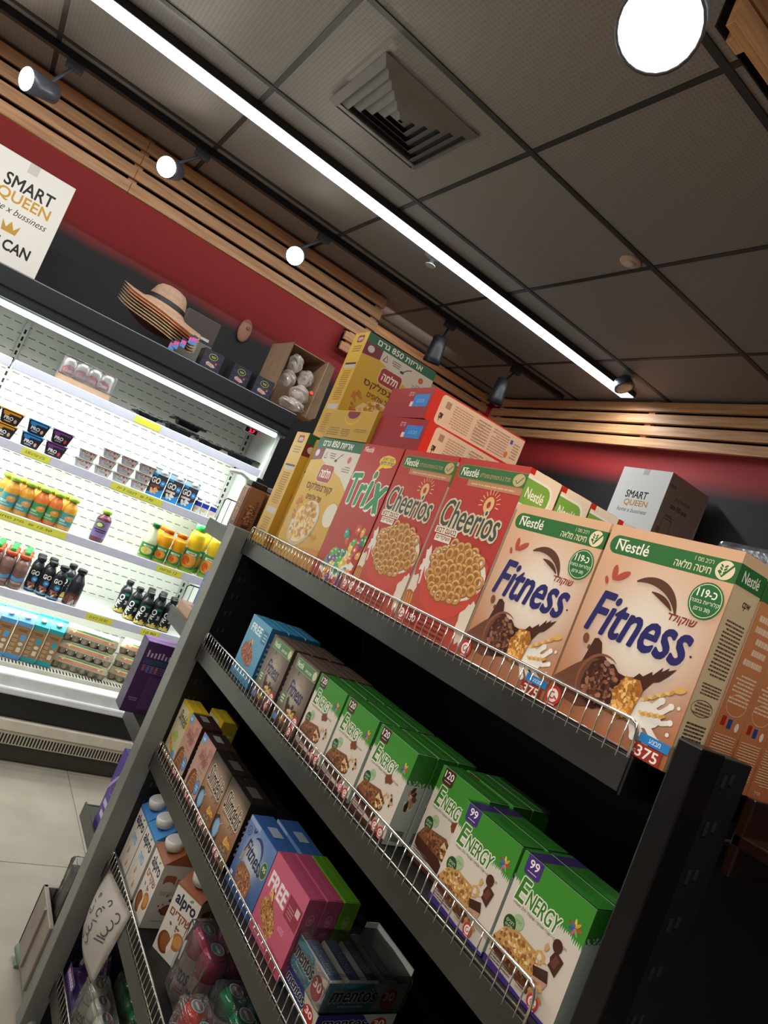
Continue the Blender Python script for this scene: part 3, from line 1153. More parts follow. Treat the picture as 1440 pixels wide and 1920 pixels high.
def art_free_side(col):
    a = Art(36, 112)
    a.rect(0, 0, 36, 112, col)
    lc = mixc(col, 'ffffff', .25)
    a.arc(18, 84, 7, 7, .7, 0, 360, lc, n=18)
    a.text('FREE', 14, 80, 8, 6, lc)
    a.text('לחיים', 10, 62, 14, 7, lc)
    a.arc(18, 36, 7, 7, .7, 0, 360, lc, n=18)
    a.text('50', 12, 14, 10, 8, lc)
    return a


def art_alpro(kind):
    a = Art(100, 200)
    a.field(lambda x, y: mixc('c8c2b6', 'd6d0c6', y / 200), 2, 3)
    a.text('alpro', 12, 138, 78, 42, '1d1f38', 0.03)
    a.ell(66, 182, 8, 4, '6a9a3c', 12, .6)
    if kind == 'blue':
        a.text('סויה', 30, 96, 44, 24, '5a9ac8', 0.02)
        for x, y in ((44, 62), (66, 30)):
            a.ell(x, y, 6, 11, 'b98a4c', 14, -.3)
            a.ell(x + 1, y + 8, 5, 7, 'c89c5c', 12)
        a.stroke([(10, 90), (24, 70), (18, 40), (30, 10)], 1.4, 'b0a68c')
        a.rect(0, 190, 100, 201, '3f7fb8')
    else:
        a.text('שקדים', 10, 104, 80, 26, '8a4a22', 0.03)
        a.ell(30, 36, 24, 30, '6a3818', rot=.3)
        a.ell(33, 38, 18, 24, '8a5426', rot=.3)
        a.ell(70, 62, 22, 26, 'a8682e', rot=-.5)
        a.ell(72, 64, 15, 18, 'c08a48', rot=-.5)
        a.poly([(44, 30), (52, 76), (60, 34), (50, 14)], 'e0d2b8')
        a.bits(40, 88, 24, 8, 7, 3, ['8a5426', '6a3818'], 3)
        a.rect(0, 192, 100, 201, '9a5a30')
    return a


def art_alpro_side(kind):
    a = Art(100, 200)
    a.field(lambda x, y: mixc('a8a298', 'b8b0a6', y / 200), 2, 3)
    c = '8a5030' if kind != 'blue' else '4f86b0'
    a.rrect(14, 136, 50, 168, 8, c)
    a.ell(32, 134, 17, 14, 'b8b0a6')
    a.text('ללא שומן', 54, 136, 40, 26, c, 0.02)
    a.dashes(16, 104, 74, 118, 3, '8a8278', 4)
    if kind != 'blue':
        a.ell(58, 60, 20, 17, '6a3a22', rot=.5)
    a.bits(50, 70, 36, 40, 9, 4, ['5a3424', '7a4a30'] if kind != 'blue' else ['b98a4c', '4f86b0'], 5)
    a.dashes(20, 22, 60, 26, 1, '5a5248', 4)
    a.text('d', 62, 8, 12, 16, '3a342e')
    return a


# ------------------------------------------------------------------ the room
ZC, XB, YA = 3.05, 3.12, 4.25
G = 0.712


def wall_mat(name, axis):
    m = bpy.data.materials.new(name)
    m.use_nodes = True
    nt = m.node_tree
    b = nt.nodes['Principled BSDF']
    tc = nt.nodes.new('ShaderNodeTexCoord')
    sp = nt.nodes.new('ShaderNodeSeparateXYZ')
    nz = nt.nodes.new('ShaderNodeTexNoise')
    nz.inputs['Scale'].default_value = 3
    ad = nt.nodes.new('ShaderNodeMath')
    ad.operation = 'MULTIPLY_ADD'
    ad.inputs[1].default_value = 0.04
    rp = nt.nodes.new('ShaderNodeValToRGB')
    rp.color_ramp.elements[0].position = 2.555 / 4
    rp.color_ramp.elements[0].color = (*H('191718'), 1)
    rp.color_ramp.elements[1].position = 2.66 / 4
    rp.color_ramp.elements[1].color = (*H('a52a2c'), 1)
    dv = nt.nodes.new('ShaderNodeMath')
    dv.operation = 'DIVIDE'
    dv.inputs[1].default_value = 4
    nt.links.new(tc.outputs['Object'], sp.inputs[0])
    nt.links.new(tc.outputs['Object'], nz.inputs['Vector'])
    nt.links.new(nz.outputs['Fac'], ad.inputs[0])
    nt.links.new(sp.outputs[2], ad.inputs[2])
    nt.links.new(ad.outputs[0], dv.inputs[0])
    nt.links.new(dv.outputs[0], rp.inputs[0])
    nt.links.new(rp.outputs[0], b.inputs['Base Color'])
    b.inputs['Roughness'].default_value = 0.65
    return m


WALLM = wall_mat('red_and_black_wall', 0)
struct(obj('wall_back', box_me(-2.6, YA, 0, XB + 0.1, YA + 0.1, ZC + 0.1), WALLM))
struct(obj('wall_right', box_me(XB, -1.6, 0, XB + 0.1, YA, ZC + 0.1), WALLM))
struct(obj('wall_left', box_me(-2.7, -1.6, 0, -2.6, YA + 0.1, ZC + 0.1), mat('grey_wall', '6a625c', 0.7, noise=.1, scale=3)))
struct(obj('wall_front', box_me(-2.6, -1.7, 0, XB, -1.6, ZC + 0.1), mat('grey_wall')))

# floor of large tiles
fl = struct(obj('floor', box_me(-2.6, -1.6, -0.05, XB, YA, -0.003), mat('grout', '5a5348', 0.8, noise=.2, scale=40)))
FT = mat('stone_tile', '989082', 0.45, noise=0.12, scale=4, bump=0.03, spec=.3, col2='8c8476')
TW = 0.8
tme = box_me(0.0015, 0.0015, -0.004, TW - 0.0015, TW - 0.0015, 0.0, 0.0008)
for i in range(-5, 3):
    for j in range(-6, 2):
        x0, y0 = 1.015 + i * TW, 2.695 + j * TW
        if x0 + TW < -2.59 or x0 > XB or y0 + TW < -1.6:
            continue
        if x0 < -2.6 or x0 + TW > XB or y0 < -1.6 or y0 + TW > YA:
            xa, xb, ya, yb = max(x0, -2.6), min(x0 + TW, XB), max(y0, -1.6), min(y0 + TW, YA)
            if xb - xa < 0.02 or yb - ya < 0.02:
                continue
            obj('floor_tile', box_me(xa + .0015, ya + .0015, -0.004, xb - .0015, yb - .0015, 0), FT, fl)
        else:
            obj('floor_tile', tme, FT, fl, (x0, y0, 0))


# ceiling: perforated tiles in a grid
def ceil_mat():
    m = bpy.data.materials.new('perforated_ceiling_tile')
    m.use_nodes = True
    nt = m.node_tree
    b = nt.nodes['Principled BSDF']
    b.inputs['Roughness'].default_value = 0.6
    b.inputs['Specular IOR Level'].default_value = 0.45
    tc = nt.nodes.new('ShaderNodeTexCoord')
    w1 = nt.nodes.new('ShaderNodeTexWave')
    w1.wave_profile = 'SIN'
    w1.inputs['Scale'].default_value = 22
    w2 = nt.nodes.new('ShaderNodeTexWave')
    w2.bands_direction = 'Y'
    w2.inputs['Scale'].default_value = 22
    for w in (w1, w2):
        w.inputs['Distortion'].default_value = 0.0
        nt.links.new(tc.outputs['Object'], w.inputs['Vector'])
    mu = nt.nodes.new('ShaderNodeMath')
    mu.operation = 'MULTIPLY'
    nt.links.new(w1.outputs['Fac'], mu.inputs[0])
    nt.links.new(w2.outputs['Fac'], mu.inputs[1])
    mx = nt.nodes.new('ShaderNodeMix')
    mx.data_type = 'RGBA'
    mx.inputs[6].default_value = (*H('958d89'), 1)
    mx.inputs[7].default_value = (*H('857d79'), 1)
    nt.links.new(mu.outputs[0], mx.inputs[0])
    nt.links.new(mx.outputs[2], b.inputs['Base Color'])
    bp = nt.nodes.new('ShaderNodeBump')
    bp.inputs['Strength'].default_value = 0.15
    bp.inputs['Distance'].default_value = 0.002
    nt.links.new(mu.outputs[0], bp.inputs['Height'])
    nt.links.new(bp.outputs[0], b.inputs['Normal'])
    return m


CM = ceil_mat()
cl = struct(obj('ceiling', box_me(-2.6, -1.6, ZC + 0.012, XB, YA, ZC + 0.1), mat('ceiling_void', '161516', 0.9, noise=.2)))
GX = [0.435 + G * i for i in range(-5, 5)]
GY = [1.907 + G * j for j in range(-5, 5)]
cme = {}
for i in range(len(GX) - 1):
    for j in range(len(GY) - 1):
        xa, xb, ya, yb = max(GX[i], -2.6), min(GX[i + 1], XB), max(GY[j], -1.6), min(GY[j + 1], YA)
        if xb - xa < 0.05 or yb - ya < 0.05:
            continue
        k = (round(xb - xa, 3), round(yb - ya, 3))
        if k not in cme:
            cme[k] = box_me(0.008, 0.008, 0, k[0] - 0.008, k[1] - 0.008, 0.011, 0.003)
        obj('ceiling_tile', cme[k], CM, cl, (xa, ya, ZC))
TB = mat('ceiling_bar', '3a3738', 0.5, noise=.15)
for x in GX:
    if -2.6 < x < XB:
        obj('grid_bar', box_me(x - .010, -1.6, ZC - .003, x + .010, YA, ZC + .010), TB, cl)
for y in GY:
    if -1.6 < y < YA:
        obj('grid_bar', box_me(-2.6, y - .012, ZC - .004, XB, y + .012, ZC + .010), TB, cl)

# ------------------------------------------------------------------ wooden slat screens
SLZ = (2.752, 2.826, 2.900, 2.974)


def slats_x(name, y, x0, x1, joints, zs=SLZ, h=0.056):
    t = struct(empty(name, (x0, y, zs[0])))
    for k, z in enumerate(zs):
        cuts = [x0] + [j + 0.0 for j in joints] + [x1]
        for a, b in zip(cuts[:-1], cuts[1:]):
            s = obj('slat', box_me(a + .001, y, z, b - .001, y + .022, z + h, .002), WOOD, t)
            s.location = -Vector(t.location)
    s = obj('backing', box_me(x0, y + .046, zs[0] + .012, x1, y + .050, ZC - .003), RACKD, t)  # dark sheet added so the gaps between the slats look dark
    s.location = -Vector(t.location)
    for j in list(joints) + [x0 + .06, x1 - .03]:
        s = obj('batten', box_me(j - .022, y + .022, zs[0] + .004, j + .022, y + .044, ZC - .003, .002), WOOD, t)
        s.location = -Vector(t.location)
    return t


slats_x('trim_1', 3.70, -2.55, 1.70, (-0.95, 0.20))
slats_x('trim_2', 4.16, 1.72, 3.02, ())
slats_x('trim_3', 1.00, 0.93, 2.6, (), (2.90, 2.972), .062)
t = struct(empty('trim_4', (3.04, 4.15, SLZ[0])))
for k, z in enumerate(SLZ):
    for a, b in ((-1.5, 0.9), (0.9, 4.15 - .012 * k)):
        s = obj('slat', box_me(3.04, a + .001, z, 3.062, b - .001, z + .056, .002), WOODY, t)
        s.location = -Vector(t.location)
s = obj('backing', box_me(3.0905, -1.5, SLZ[0] + .012, 3.094, 4.15, ZC - .003), RACKD, t)  # same added dark sheet, keeps these slat gaps dark
s.location = -Vector(t.location)
for y in (-0.3, 1.3, 2.70, 4.05):
    s = obj('batten', box_me(3.062, y - .022, SLZ[0] + .004, 3.09, y + .022, ZC - .003, .002), WOODY, t)
    s.location = -Vector(t.location)

# ------------------------------------------------------------------ ceiling fittings
EM = mat('lamp_glow', 'f4fbff', 0.5, emit=9.0)
for k, (x0, x1, y) in enumerate(((-1.4, 2.945, 2.77), (-2.0, 2.3, -0.04))):  # second strip is added out of view as extra light
    t = empty('linear_ceiling_lamp', ((x0 + x1) / 2, y + .04, ZC))
    p = -Vector(t.location)
    obj('housing', box_me(x0 - .01, y - .006, ZC - .035, x1 + .01, y + .092, ZC - .004, .002), mat('lamp_housing', '2a2a2c', .4, noise=.1), t, p)
    obj('diffuser', box_me(x0, y, ZC - .039, x1, y + .086, ZC - .0355), EM, t, p)
    tag(t, 'long glowing white lamp strip running across the dark ceiling' if k == 0 else 'added unseen lamp strip on the ceiling behind the shopper, parallel to the first', 'lamp')

# lighting track
t = obj('lighting_track', box_me(-1.4, 3.385, ZC - .034, 3.0, 3.42, ZC - .005, .002), BLACKP)
tag(t, 'black lighting track on the ceiling carrying the row of spotlights', 'track')

SPOTBODY = mat('spot_grey', '50525a', 0.35, .2, noise=.1)
SPOTDARK = mat('spot_dark', '24262a', 0.4, .2, noise=.1)


def spotlight(label, head, aim, ceil_pt, r=0.05, L=0.13, lit=0.0, dark=False, col=(1, .93, .82), energy=0, cream=False, group='ceiling spotlights'):
    t = empty('ceiling_spotlight', ceil_pt)
    p0 = Vector(ceil_pt)
    hv = Vector(head) - p0
    a = Vector(aim).normalized()
    rot = a.to_track_quat('Z', 'Y').to_euler()
    bd = SPOTDARK if dark else SPOTBODY
    body = obj('head', smooth(lathe([(r * .55, -L), (r * .8, -L * .93), (r * .86, -L * .55), (r * .97, -L * .2), (r, 0), (r * .93, 0.001), (r * .9, -.006)], 24)), bd, t, hv, rot)
    fm = mat('spot_lens_lit', 'fff4e2', .5, emit=lit) if lit else (mat('spot_lens_cream', 'e0d2b8', .3, noise=.1) if cream else mat('spot_lens_off', '303236', .2, noise=.1))
    obj('lens', smooth(lathe([(r * .1, .004), (r * .6, .0035), (r * .91, .0)][::-1], 24)), fm, body)
    bm = bmesh.new()
    back = hv - a * L * .6
    tube_bm(bm, [back, back + Vector((.012, .01, .05)), Vector((0.0, 0, -.02))], .007)
    add_box(bm, -.035, -.016, -.034, .035, .016, -.001, .003)
    obj('bracket', from_bm(bm, smooth=False), bd, t)
    tag(t, label, 'spotlight', group)
    if energy:
        l = bpy.data.lights.new('spot_beam', 'SPOT')
        l.energy = energy
        l.color = col
        l.spot_size = math.radians(95)
        l.spot_blend = 0.7
        l.shadow_soft_size = 0.04
        lo = bpy.data.objects.new('spot_beam', l)
        COL.objects.link(lo)
        lo.location = Vector(head) + a * .03
        lo.rotation_euler = (-a).to_track_quat('Z', 'Y').to_euler()
    return t


spotlight('lit spotlight at the left edge above the white carton', (-.315, 3.33, 2.813), (-.75, -.55, -.28), (-.19, 3.40, ZC - .034), .05, .14, 40, energy=30)
spotlight('lit spotlight above the stacked straw hats, second from left', (.277, 3.33, 2.828), (-.45, -.8, -.35), (.40, 3.40, ZC - .034), .048, .13, 40, energy=30)
spotlight('lit spotlight above the open cardboard box, third from left', (.967, 3.33, 2.811), (-.35, -.8, -.45), (1.09, 3.40, ZC - .034), .048, .13, 40, energy=30)
spotlight('unlit dark spotlight hanging behind the standing yellow cereal box', (1.945, 3.36, 2.735), (.1, .15, -1), (1.99, 3.40, ZC - .034), .052, .16, dark=True)
spotlight('unlit dark spotlight hanging near the wooden slat corner', (2.47, 3.36, 2.735), (.05, .12, -1), (2.56, 3.40, ZC - .034), .05, .16, dark=True)
spotlight('spotlight with a cream lens at the far end of the lamp strip', (2.74, 2.66, 2.97), (.15, -.45, -.7), (2.77, 2.70, ZC - .004), .055, .06, cream=True)
spotlight('big glaring spotlight at the top right, near the wooden slats', (.67, .885, 2.61), (-.35, -.35, -.86), (.82, .98, ZC - .004), .075, .19, 30, energy=60, col=(1, .9, .78))

# air diffuser: nested square louvres
t = empty('air_vent', (.795, 2.225, ZC))
VG = mat('vent_grey', '8a8482', .45, noise=.1)
obj('backing', box_me(-.19, -.19, -.004, .19, .19, -.001), mat('vent_dark', '3c3a3a', .8, noise=.1), t)
for k in range(6):
    h1 = .205 - k * .034
    bm = bmesh.new()
    z0, z1 = -.010 - .0, -.030 + .001 * k
    inn = h1 - .027
    for (ax, ay), (bx, by) in (((-1, -1), (1, -1)), ((1, -1), (1, 1)), ((1, 1), (-1, 1)), ((-1, 1), (-1, -1))):
        vs = [bm.verts.new(p) for p in ((ax * h1, ay * h1, z0), (bx * h1, by * h1, z0), (bx * inn, by * inn, z1), (ax * inn, ay * inn, z1),
                                        (ax * h1, ay * h1, z0 + .002), (bx * h1, by * h1, z0 + .002), (bx * inn, by * inn, z1 + .002), (ax * inn, ay * inn, z1 + .002))]
        for f in ((0, 1, 2, 3), (7, 6, 5, 4), (0, 4, 5, 1), (3, 2, 6, 7)):
            bm.faces.new([vs[q] for q in f])
    obj('louvre', from_bm(bm), VG, t)
tag(t, 'dark square air vent with nested louvres in the ceiling', 'vent')

t = obj('ceiling_sensor', smooth(lathe([(.043, 0), (.043, -.006), (.036, -.012), (.01, -.014)][::-1], 28)), mat('sensor_pink', 'd8b4a4', .5, noise=.05), None, (1.796, 1.965, ZC))
obj('sensor_core', smooth(lathe([(.024, -.012), (.022, -.017), (.006, -.018)][::-1], 20)), mat('sensor_core', 'e0c8bc', .5, noise=.1), t)
tag(t, 'small pinkish round disc on the perforated ceiling', 'sensor')
t = obj('fire_sprinkler', smooth(lathe([(.048, 0), (.048, -.008), (.03, -.014)][::-1], 24)), mat('sprinkler_steel', 'c4c6cc', .3, .1), None, (1.47, 2.912, ZC))
obj('sprinkler_head', smooth(lathe([(.010, -.01), (.010, -.05), (.026, -.055), (.026, -.058)][::-1], 16)), mat('sprinkler_steel'), t)
tag(t, 'small metal sprinkler beside the long lamp strip', 'sprinkler')

# ------------------------------------------------------------------ open chiller on the back wall
FX0, FX1, FB = -1.3, 1.38, 3.98
fr = empty('open_chiller', (0.04, 3.9, 0))
fp = -Vector(fr.location)
DARK = mat('chiller_dark', '26262a', .3, .1, noise=.15)
obj('canopy', boxes_me([(FX0, 3.52, 2.06, FX1, 4.2, 2.128), (FX0, 3.50, 2.045, FX1, 3.56, 2.132), (FX0, 3.51, 2.00, FX1, 3.535, 2.05)], .006), DARK, fr, fp)
obj('lamp_tray', box_me(FX0, 3.535, 1.985, FX1, 3.62, 2.06, .003), mat('tray_grey', '8c9494', .3, .3, noise=.1), fr, fp)
obj('lamp_tube', box_me(FX0 + .02, 3.528, 1.968, FX1 - .05, 3.552, 1.992, .006), mat('tube_glow', 'f2fff8', .5, emit=7.0), fr, fp)
obj('back_panel', box_me(FX0, FB, .3, FX1, FB + .03, 2.06), mat('chiller_lining', 'cfcfc6', .5, noise=.06, scale=6), fr, fp)
bm = bmesh.new()
for zi in range(32):
    z = .5 + zi * .0475
    x = FX0 + .03 + (.02 if zi % 2 else 0)
    while x < FX1 - .05:
        add_box(bm, x, FB - .001, z, x + .034, FB + .002, z + .004)
        x += .052
sl = obj('vent_slots', from_bm(bm), mat('slot_dark', '5d5f58', .8, noise=.1), fr, fp)
sl['kind'] = 'stuff'
obj('outer_back', box_me(FX0, FB + .03, 0, FX1, 4.2, 2.06), DARK, fr, fp)
for x in (FX0 + .02, .06, 1.33):
    u = obj('upright', box_me(x - .012, FB - .02, .42, x + .012, FB, 2.02, .001), mat('chiller_steel', 'b4b6b0', .35, .4, noise=.1), fr, fp)
    bm = bmesh.new()
    for k in range(40):
        add_box(bm, x - .005, FB - .0215, .45 + k * .038, x + .005, FB - .0195, .473 + k * .038)
    s = obj('slots', from_bm(bm), mat('slot_black', '141414', .8, noise=.1), u)
    s['kind'] = 'stuff'
SHZ = (1.775, 1.425, 1.110, .770)
RAIL = mat('price_rail', 'dadeee', .35, noise=.06)
for z in SHZ:
    for (xa, xb) in ((FX0 + .04, .055), (.065, FX1 - .03)):
        s = obj('shelf', boxes_me([(xa, 3.61, z - .016, xb, FB - .001, z)], .002), WHITE, fr, fp)
        obj('price_rail', boxes_me([(xa, 3.594, z - .038, xb, 3.610, z + .004)], .002), RAIL, s)
        obj('shelf_lamp', box_me(xa + .01, 3.612, z - .030, xb - .01, 3.632, z - .017, .003), mat('shelf_glow', 'f0fff8', .5, emit=6.0), s)
# base deck, grille, bumper, kick panel
obj('base_deck', box_me(FX0, 3.56, .30, FX1, FB, .448, .003), mat('deck_cream', 'd2cebc', .45, noise=.2, scale=12), fr, fp)
obj('bumper', boxes_me([(FX0, 3.47, .36, FX1, 3.56, .428), (FX0, 3.455, .335, FX1, 3.50, .37)], .008), mat('bumper_grey', 'e4e6e6', .35, 0, noise=.1), fr, fp)
bm = bmesh.new()
k = FX0 + .02
while k < FX1 - .02:
    add_box(bm, k, 3.565, .447, k + .006, 3.605, .4495)
    k += .016
s = obj('deck_grille', from_bm(bm), mat('slot_black'), fr, fp)
s['kind'] = 'stuff'
obj('front_panel', box_me(FX0, 3.50, .20, FX1, 3.60, .34, .003), mat('chiller_front', '1c1b1b', .35, noise=.15), fr, fp)
obj('lower_rail', boxes_me([(FX0, 3.475, .16, FX1, 3.52, .215), (FX0, 3.49, .09, FX1, 3.53, .16)], .006), mat('bumper_cream', 'd8cebc', .35, 0, noise=.1), fr, fp)
bm = bmesh.new()
k = FX0 + .02
while k < FX1 - .02:
    add_box(bm, k, 3.488, .098, k + .007, 3.4905, .142)
    k += .015
s = obj('lower_grille', from_bm(bm), mat('slot_black'), fr, fp)
s['kind'] = 'stuff'
obj('kick_panel', box_me(FX0, 3.52, .003, FX1, 3.6, .1, .003), mat('kick_grey', '4a4640', .5, .2, noise=.15), fr, fp)
obj('end_panel', box_me(FX1 - .02, 3.6, .3, FX1, FB, 2.03, .003), WHITE, fr, fp)
dsp = obj('thermometer_display', box_me(1.28, 3.93, 1.965, 1.37, 3.975, 2.005, .003), TWHITE, fr, fp)
a = Art(90, 40)
a.rect(5, 6, 85, 34, '1a1214')
obj('display_face', a.mesh(.09, .04), None, dsp, (1.28, 3.9295, 1.965))
a = Art(90, 40)
a.text('2.7', 30, 11, 34, 18, 'ff2030', .02)
dme = a.mesh(.09, .04)
dme.materials.clear()
obj('red_digits', dme, mat('red_led', 'ff1830', .5, emit=5), dsp, (1.28, 3.9285, 1.965))
obj('label_clip', box_me(1.345, 3.575, 1.675, 1.385, 3.592, 1.735, .004), BLACKP, fr, fp)
obj('shelf_end_tube', tube([(1.20, 3.63, 1.71), (1.27, 3.63, 1.725), (1.31, 3.63, 1.71), (1.335, 3.66, 1.66), (1.345, 3.7, 1.56)], .014), TWHITE, fr, fp)
tag(fr, 'brightly lit white open chiller with five shelves along the back wall', 'fridge')


# ------------------------------------------------------------------ bottles, cups and cartons in the chiller
def lathe_parts(name, parts, loc=(0, 0, 0), n=16):
    """parts: list of (part name, profile, material); the first is the root"""
    root = None
    for pn, prof, m in parts:
        me = smooth(lathe(prof, n))
        if root is None:
            root = obj(name, me, m, None, loc)
        else:
            obj(pn, me, m, root)
    return root


def plastic(name, col='808080', rough=.3, **k):
    return mat(name, col, rough, noise=.06, scale=25, **k)


def wrap_art(a, r, h, ang=math.pi, n=12):
    """curved printed label: artwork cut into upright strips and bent over half a cylinder, facing -y"""
    bm = bmesh.new()
    lay = bm.verts.layers.float_color.new('Col')
    vs = []
    for p, c in zip(a.v, a.c):
        v = bm.verts.new((min(max(p[0], 0), a.w), min(max(p[1], 0), a.h), p[2]))
        v[lay] = (c[0], c[1], c[2], 1.0)
        vs.append(v)
    for f in a.f:
        try:
            bm.faces.new([vs[q] for q in f])
        except ValueError:
            pass
    for k in range(1, n):
        bmesh.ops.bisect_plane(bm, geom=bm.verts[:] + bm.edges[:] + bm.faces[:], plane_co=(a.w * k / n, 0, 0), plane_no=(1, 0, 0))
    for v in bm.verts:
        x, y, z = v.co
        t = (x / a.w - .5) * ang
        rr = r * 1.012 + .0004 + z * 4e-5
        v.co = Vector((rr * math.sin(t), -rr * math.cos(t), y / a.h * h))
    me = bpy.data.meshes.new('label')
    bm.to_mesh(me)
    bm.free()
    me.materials.append(PRN)
    return me


def lab_field(a, col, col2=None):
    a.field(lambda x, y: mixc(col, col2 or col, y / a.h), 12, 2)


def bottle(name, label, cat, group, r, h, bodym, capm, art=None, az=(.1, .6), neck=.45, shoulder=.62, capr=None, ridge=False):
    capr = capr or r * neck * 1.25
    zc = h * .9
    prof = [(r * .9, 0), (r, h * .03), (r, h * shoulder * .55)]
    if ridge:
        prof += [(r * .86, h * shoulder * .62), (r, h * shoulder * .7)]
    prof += [(r, h * shoulder), (r * .82, h * (shoulder + .08)), (r * neck * 1.1, h * .82), (r * neck, h * .86), (r * neck, zc)]
    root = lathe_parts(name, [('body', prof, bodym), ('cap', [(capr, zc - h * .015), (capr, h * .985), (capr * .9, h)], capm)])
    if art:
        obj('label', wrap_art(art, r, h * (az[1] - az[0])), None, root, (0, 0, h * az[0]))
    return tag(root, label, cat, group)


def put(o, x, y, z, rz=None):
    if rz is None:
        rz = -math.atan2(x, y)
    o.location = (x, y, z)
    o.rotation_euler = (0, 0, rz)
    return o


def again(o, label, x, y, z, rz=None):
    c = copy_tree(o)
    c['label'] = label
    return put(c, x, y, z, rz)


# ---- top shelf: cans in a cardboard tray, black trays
ct = empty('can_tray', (.37, 3.68, 1.776))
obj('tray', boxes_me([(-.125, -.062, 0, .125, .062, .003), (-.125, -.064, 0, .125, -.061, .042), (-.125, .061, 0, .125, .064, .042), (-.127, -.064, 0, -.124, .064, .042), (.124, -.064, 0, .127, .064, .042)]),
    mat('kraft_card', 'a88a6c', .7, noise=.15, scale=15), ct)
bm = bmesh.new()
add_box(bm, -.128, -.0665, .03, .128, .0665, .128, .008)
bmesh.ops.delete(bm, geom=[f for f in bm.faces if f.normal.z < -.5 or f.calc_center_median().z < .034], context='FACES')
obj('shrink_film', from_bm(bm), film_mat(), ct)
tag(ct, 'cardboard tray holding red and white drink cans on the top chiller shelf', 'tray')
a = Art(100, 100)
lab_field(a, 'e0ddda')
a.ell(50, 46, 40, 34, 'cc2a22')
a.text('Coca', 20, 42, 60, 20, 'f4ece8', .02, .3)
CAN = lathe_parts('drink_can', [('body', [(.024, 0), (.028, .006), (.028, .105), (.024, .115)], mat('can_silver', 'd8d6d4', .3, .6, noise=.05)),
                                ('lid', [(.024, .114), (.024, .1165), (.021, .1155)], mat('can_lid_red', 'b83a34', .35, .3, noise=.1))])
obj('label', wrap_art(a, .028, .09), None, CAN, (0, 0, .01))
tag(CAN, 'x', 'can', 'drink cans in the cardboard tray')
names = ['leftmost red and white can in the cardboard tray', 'second can from the left in the cardboard tray', 'third can from the left in the cardboard tray', 'rightmost red and white can in the cardboard tray']
for i in range(4):
    for j in range(2):
        o = CAN if (i, j) == (0, 0) else copy_tree(CAN)
        put(o, .37 - .091 + i * .0605, 3.68 - .030 + j * .060, 1.780, -.1 - .25 * (i - 1))
        o['label'] = names[i] if j == 0 else names[i].replace('red and white can', 'can').replace('can', 'can of the rear row', 1)


def food_tray(label, x, z, s=1.0, tilt=0.0, y=3.76):
    bm = bmesh.new()
    n, m = 14, 9
    r = random.Random(int(x * 1000))
    g = [[None] * (m + 1) for _ in range(n + 1)]
    for i in range(n + 1):
        for j in range(m + 1):
            u, v = i / n * 2 - 1, j / m * 2 - 1
            d = max(abs(u), abs(v))
            hz = .045 * s if d > .7 else .006
            if d > .93:
                hz = .036 * s
            g[i][j] = bm.verts.new((u * .115 * s, v * .08, hz + r.uniform(-.004, .004) * (1 if d > .6 else .3)))
    for i in range(n):
        for j in range(m):
            bm.faces.new((g[i][j], g[i + 1][j], g[i + 1][j + 1], g[i][j + 1]))
    me = from_bm(bm, smooth=True)
    root = obj('food_tray', me, mat('black_tray_plastic', '1e2226', .25, noise=.2, scale=20), None, (x, y, z), (0, tilt, 0))
    bm = bmesh.new()
    add_box(bm, -.11 * s, -.078, .038 * s, .11 * s, .078, .047 * s, .003)
    obj('film_lid', from_bm(bm), film_mat(), root)
    return tag(root, label, 'tray', 'black food trays')


food_tray('glossy black food tray left end of the row under the lamp', .715, 1.777, .65, .0)
food_tray('black food tray second from left on the top chiller shelf', .895, 1.777, .85, 0)
food_tray('black food tray lying on top of its neighbour', .93, 1.822, .8, .02, 3.77)
food_tray('black food tray in the middle near the thermometer', 1.08, 1.777, .7, .0)
food_tray('large flat black tray below the red thermometer', 1.262, 1.777, .85, 0, 3.74)


# ---- second shelf: PRO cups
def cup_mesh(w, w2, d, h):
    bm = bmesh.new()
    b = [bm.verts.new(p) for p in ((-w2 / 2, -d / 2 * .8, 0), (w2 / 2, -d / 2 * .8, 0), (w2 / 2, d / 2 * .8, 0), (-w2 / 2, d / 2 * .8, 0))]
    t = [bm.verts.new(p) for p in ((-w / 2, -d / 2, h), (w / 2, -d / 2, h), (w / 2, d / 2, h), (-w / 2, d / 2, h))]
    bm.faces.new(b[::-1])
    bm.faces.new(t)
    for i in range(4):
        bm.faces.new((b[i], b[(i + 1) % 4], t[(i + 1) % 4], t[i]))
    bmesh.ops.bevel(bm, geom=[e for e in bm.edges], offset=.006, segments=2, affect='EDGES')
    return from_bm(bm)


def cup(label, cat, group, w, w2, d, h, bodym, lidm, art):
    root = obj('yoghurt_cup', cup_mesh(w, w2, d, h), bodym)
    obj('lid', box_me(-w / 2 - .002, -d / 2 - .002, h - .003, w / 2 + .002, d / 2 + .002, h + .002, .0015), lidm, root)
    o = obj('label', art.mesh(w2 * 1.04, h * .86), None, root, (-w2 * .52, -d * .40 - .0012, h * .04), (math.atan2(-d * .1, h), 0, 0))
    o.rotation_euler = (math.atan2(d * .1, h), 0, 0)
    return tag(root, label, cat, group)


def art_pro(band, accent):
    a = Art(100, 70)
    a.rect(0, 0, 100, 70, '24252a')
    a.rect(0, 58, 100, 70, band)
    a.ell(20, 54, 18, 10, band)
    a.text('PRO', 14, 22, 50, 20, 'e6e4e0', .03)
    a.rect(20, 10, 56, 16, mixc(band, 'ffffff', .3))
    a.ell(80, 24, 8, 12, accent)
    return a


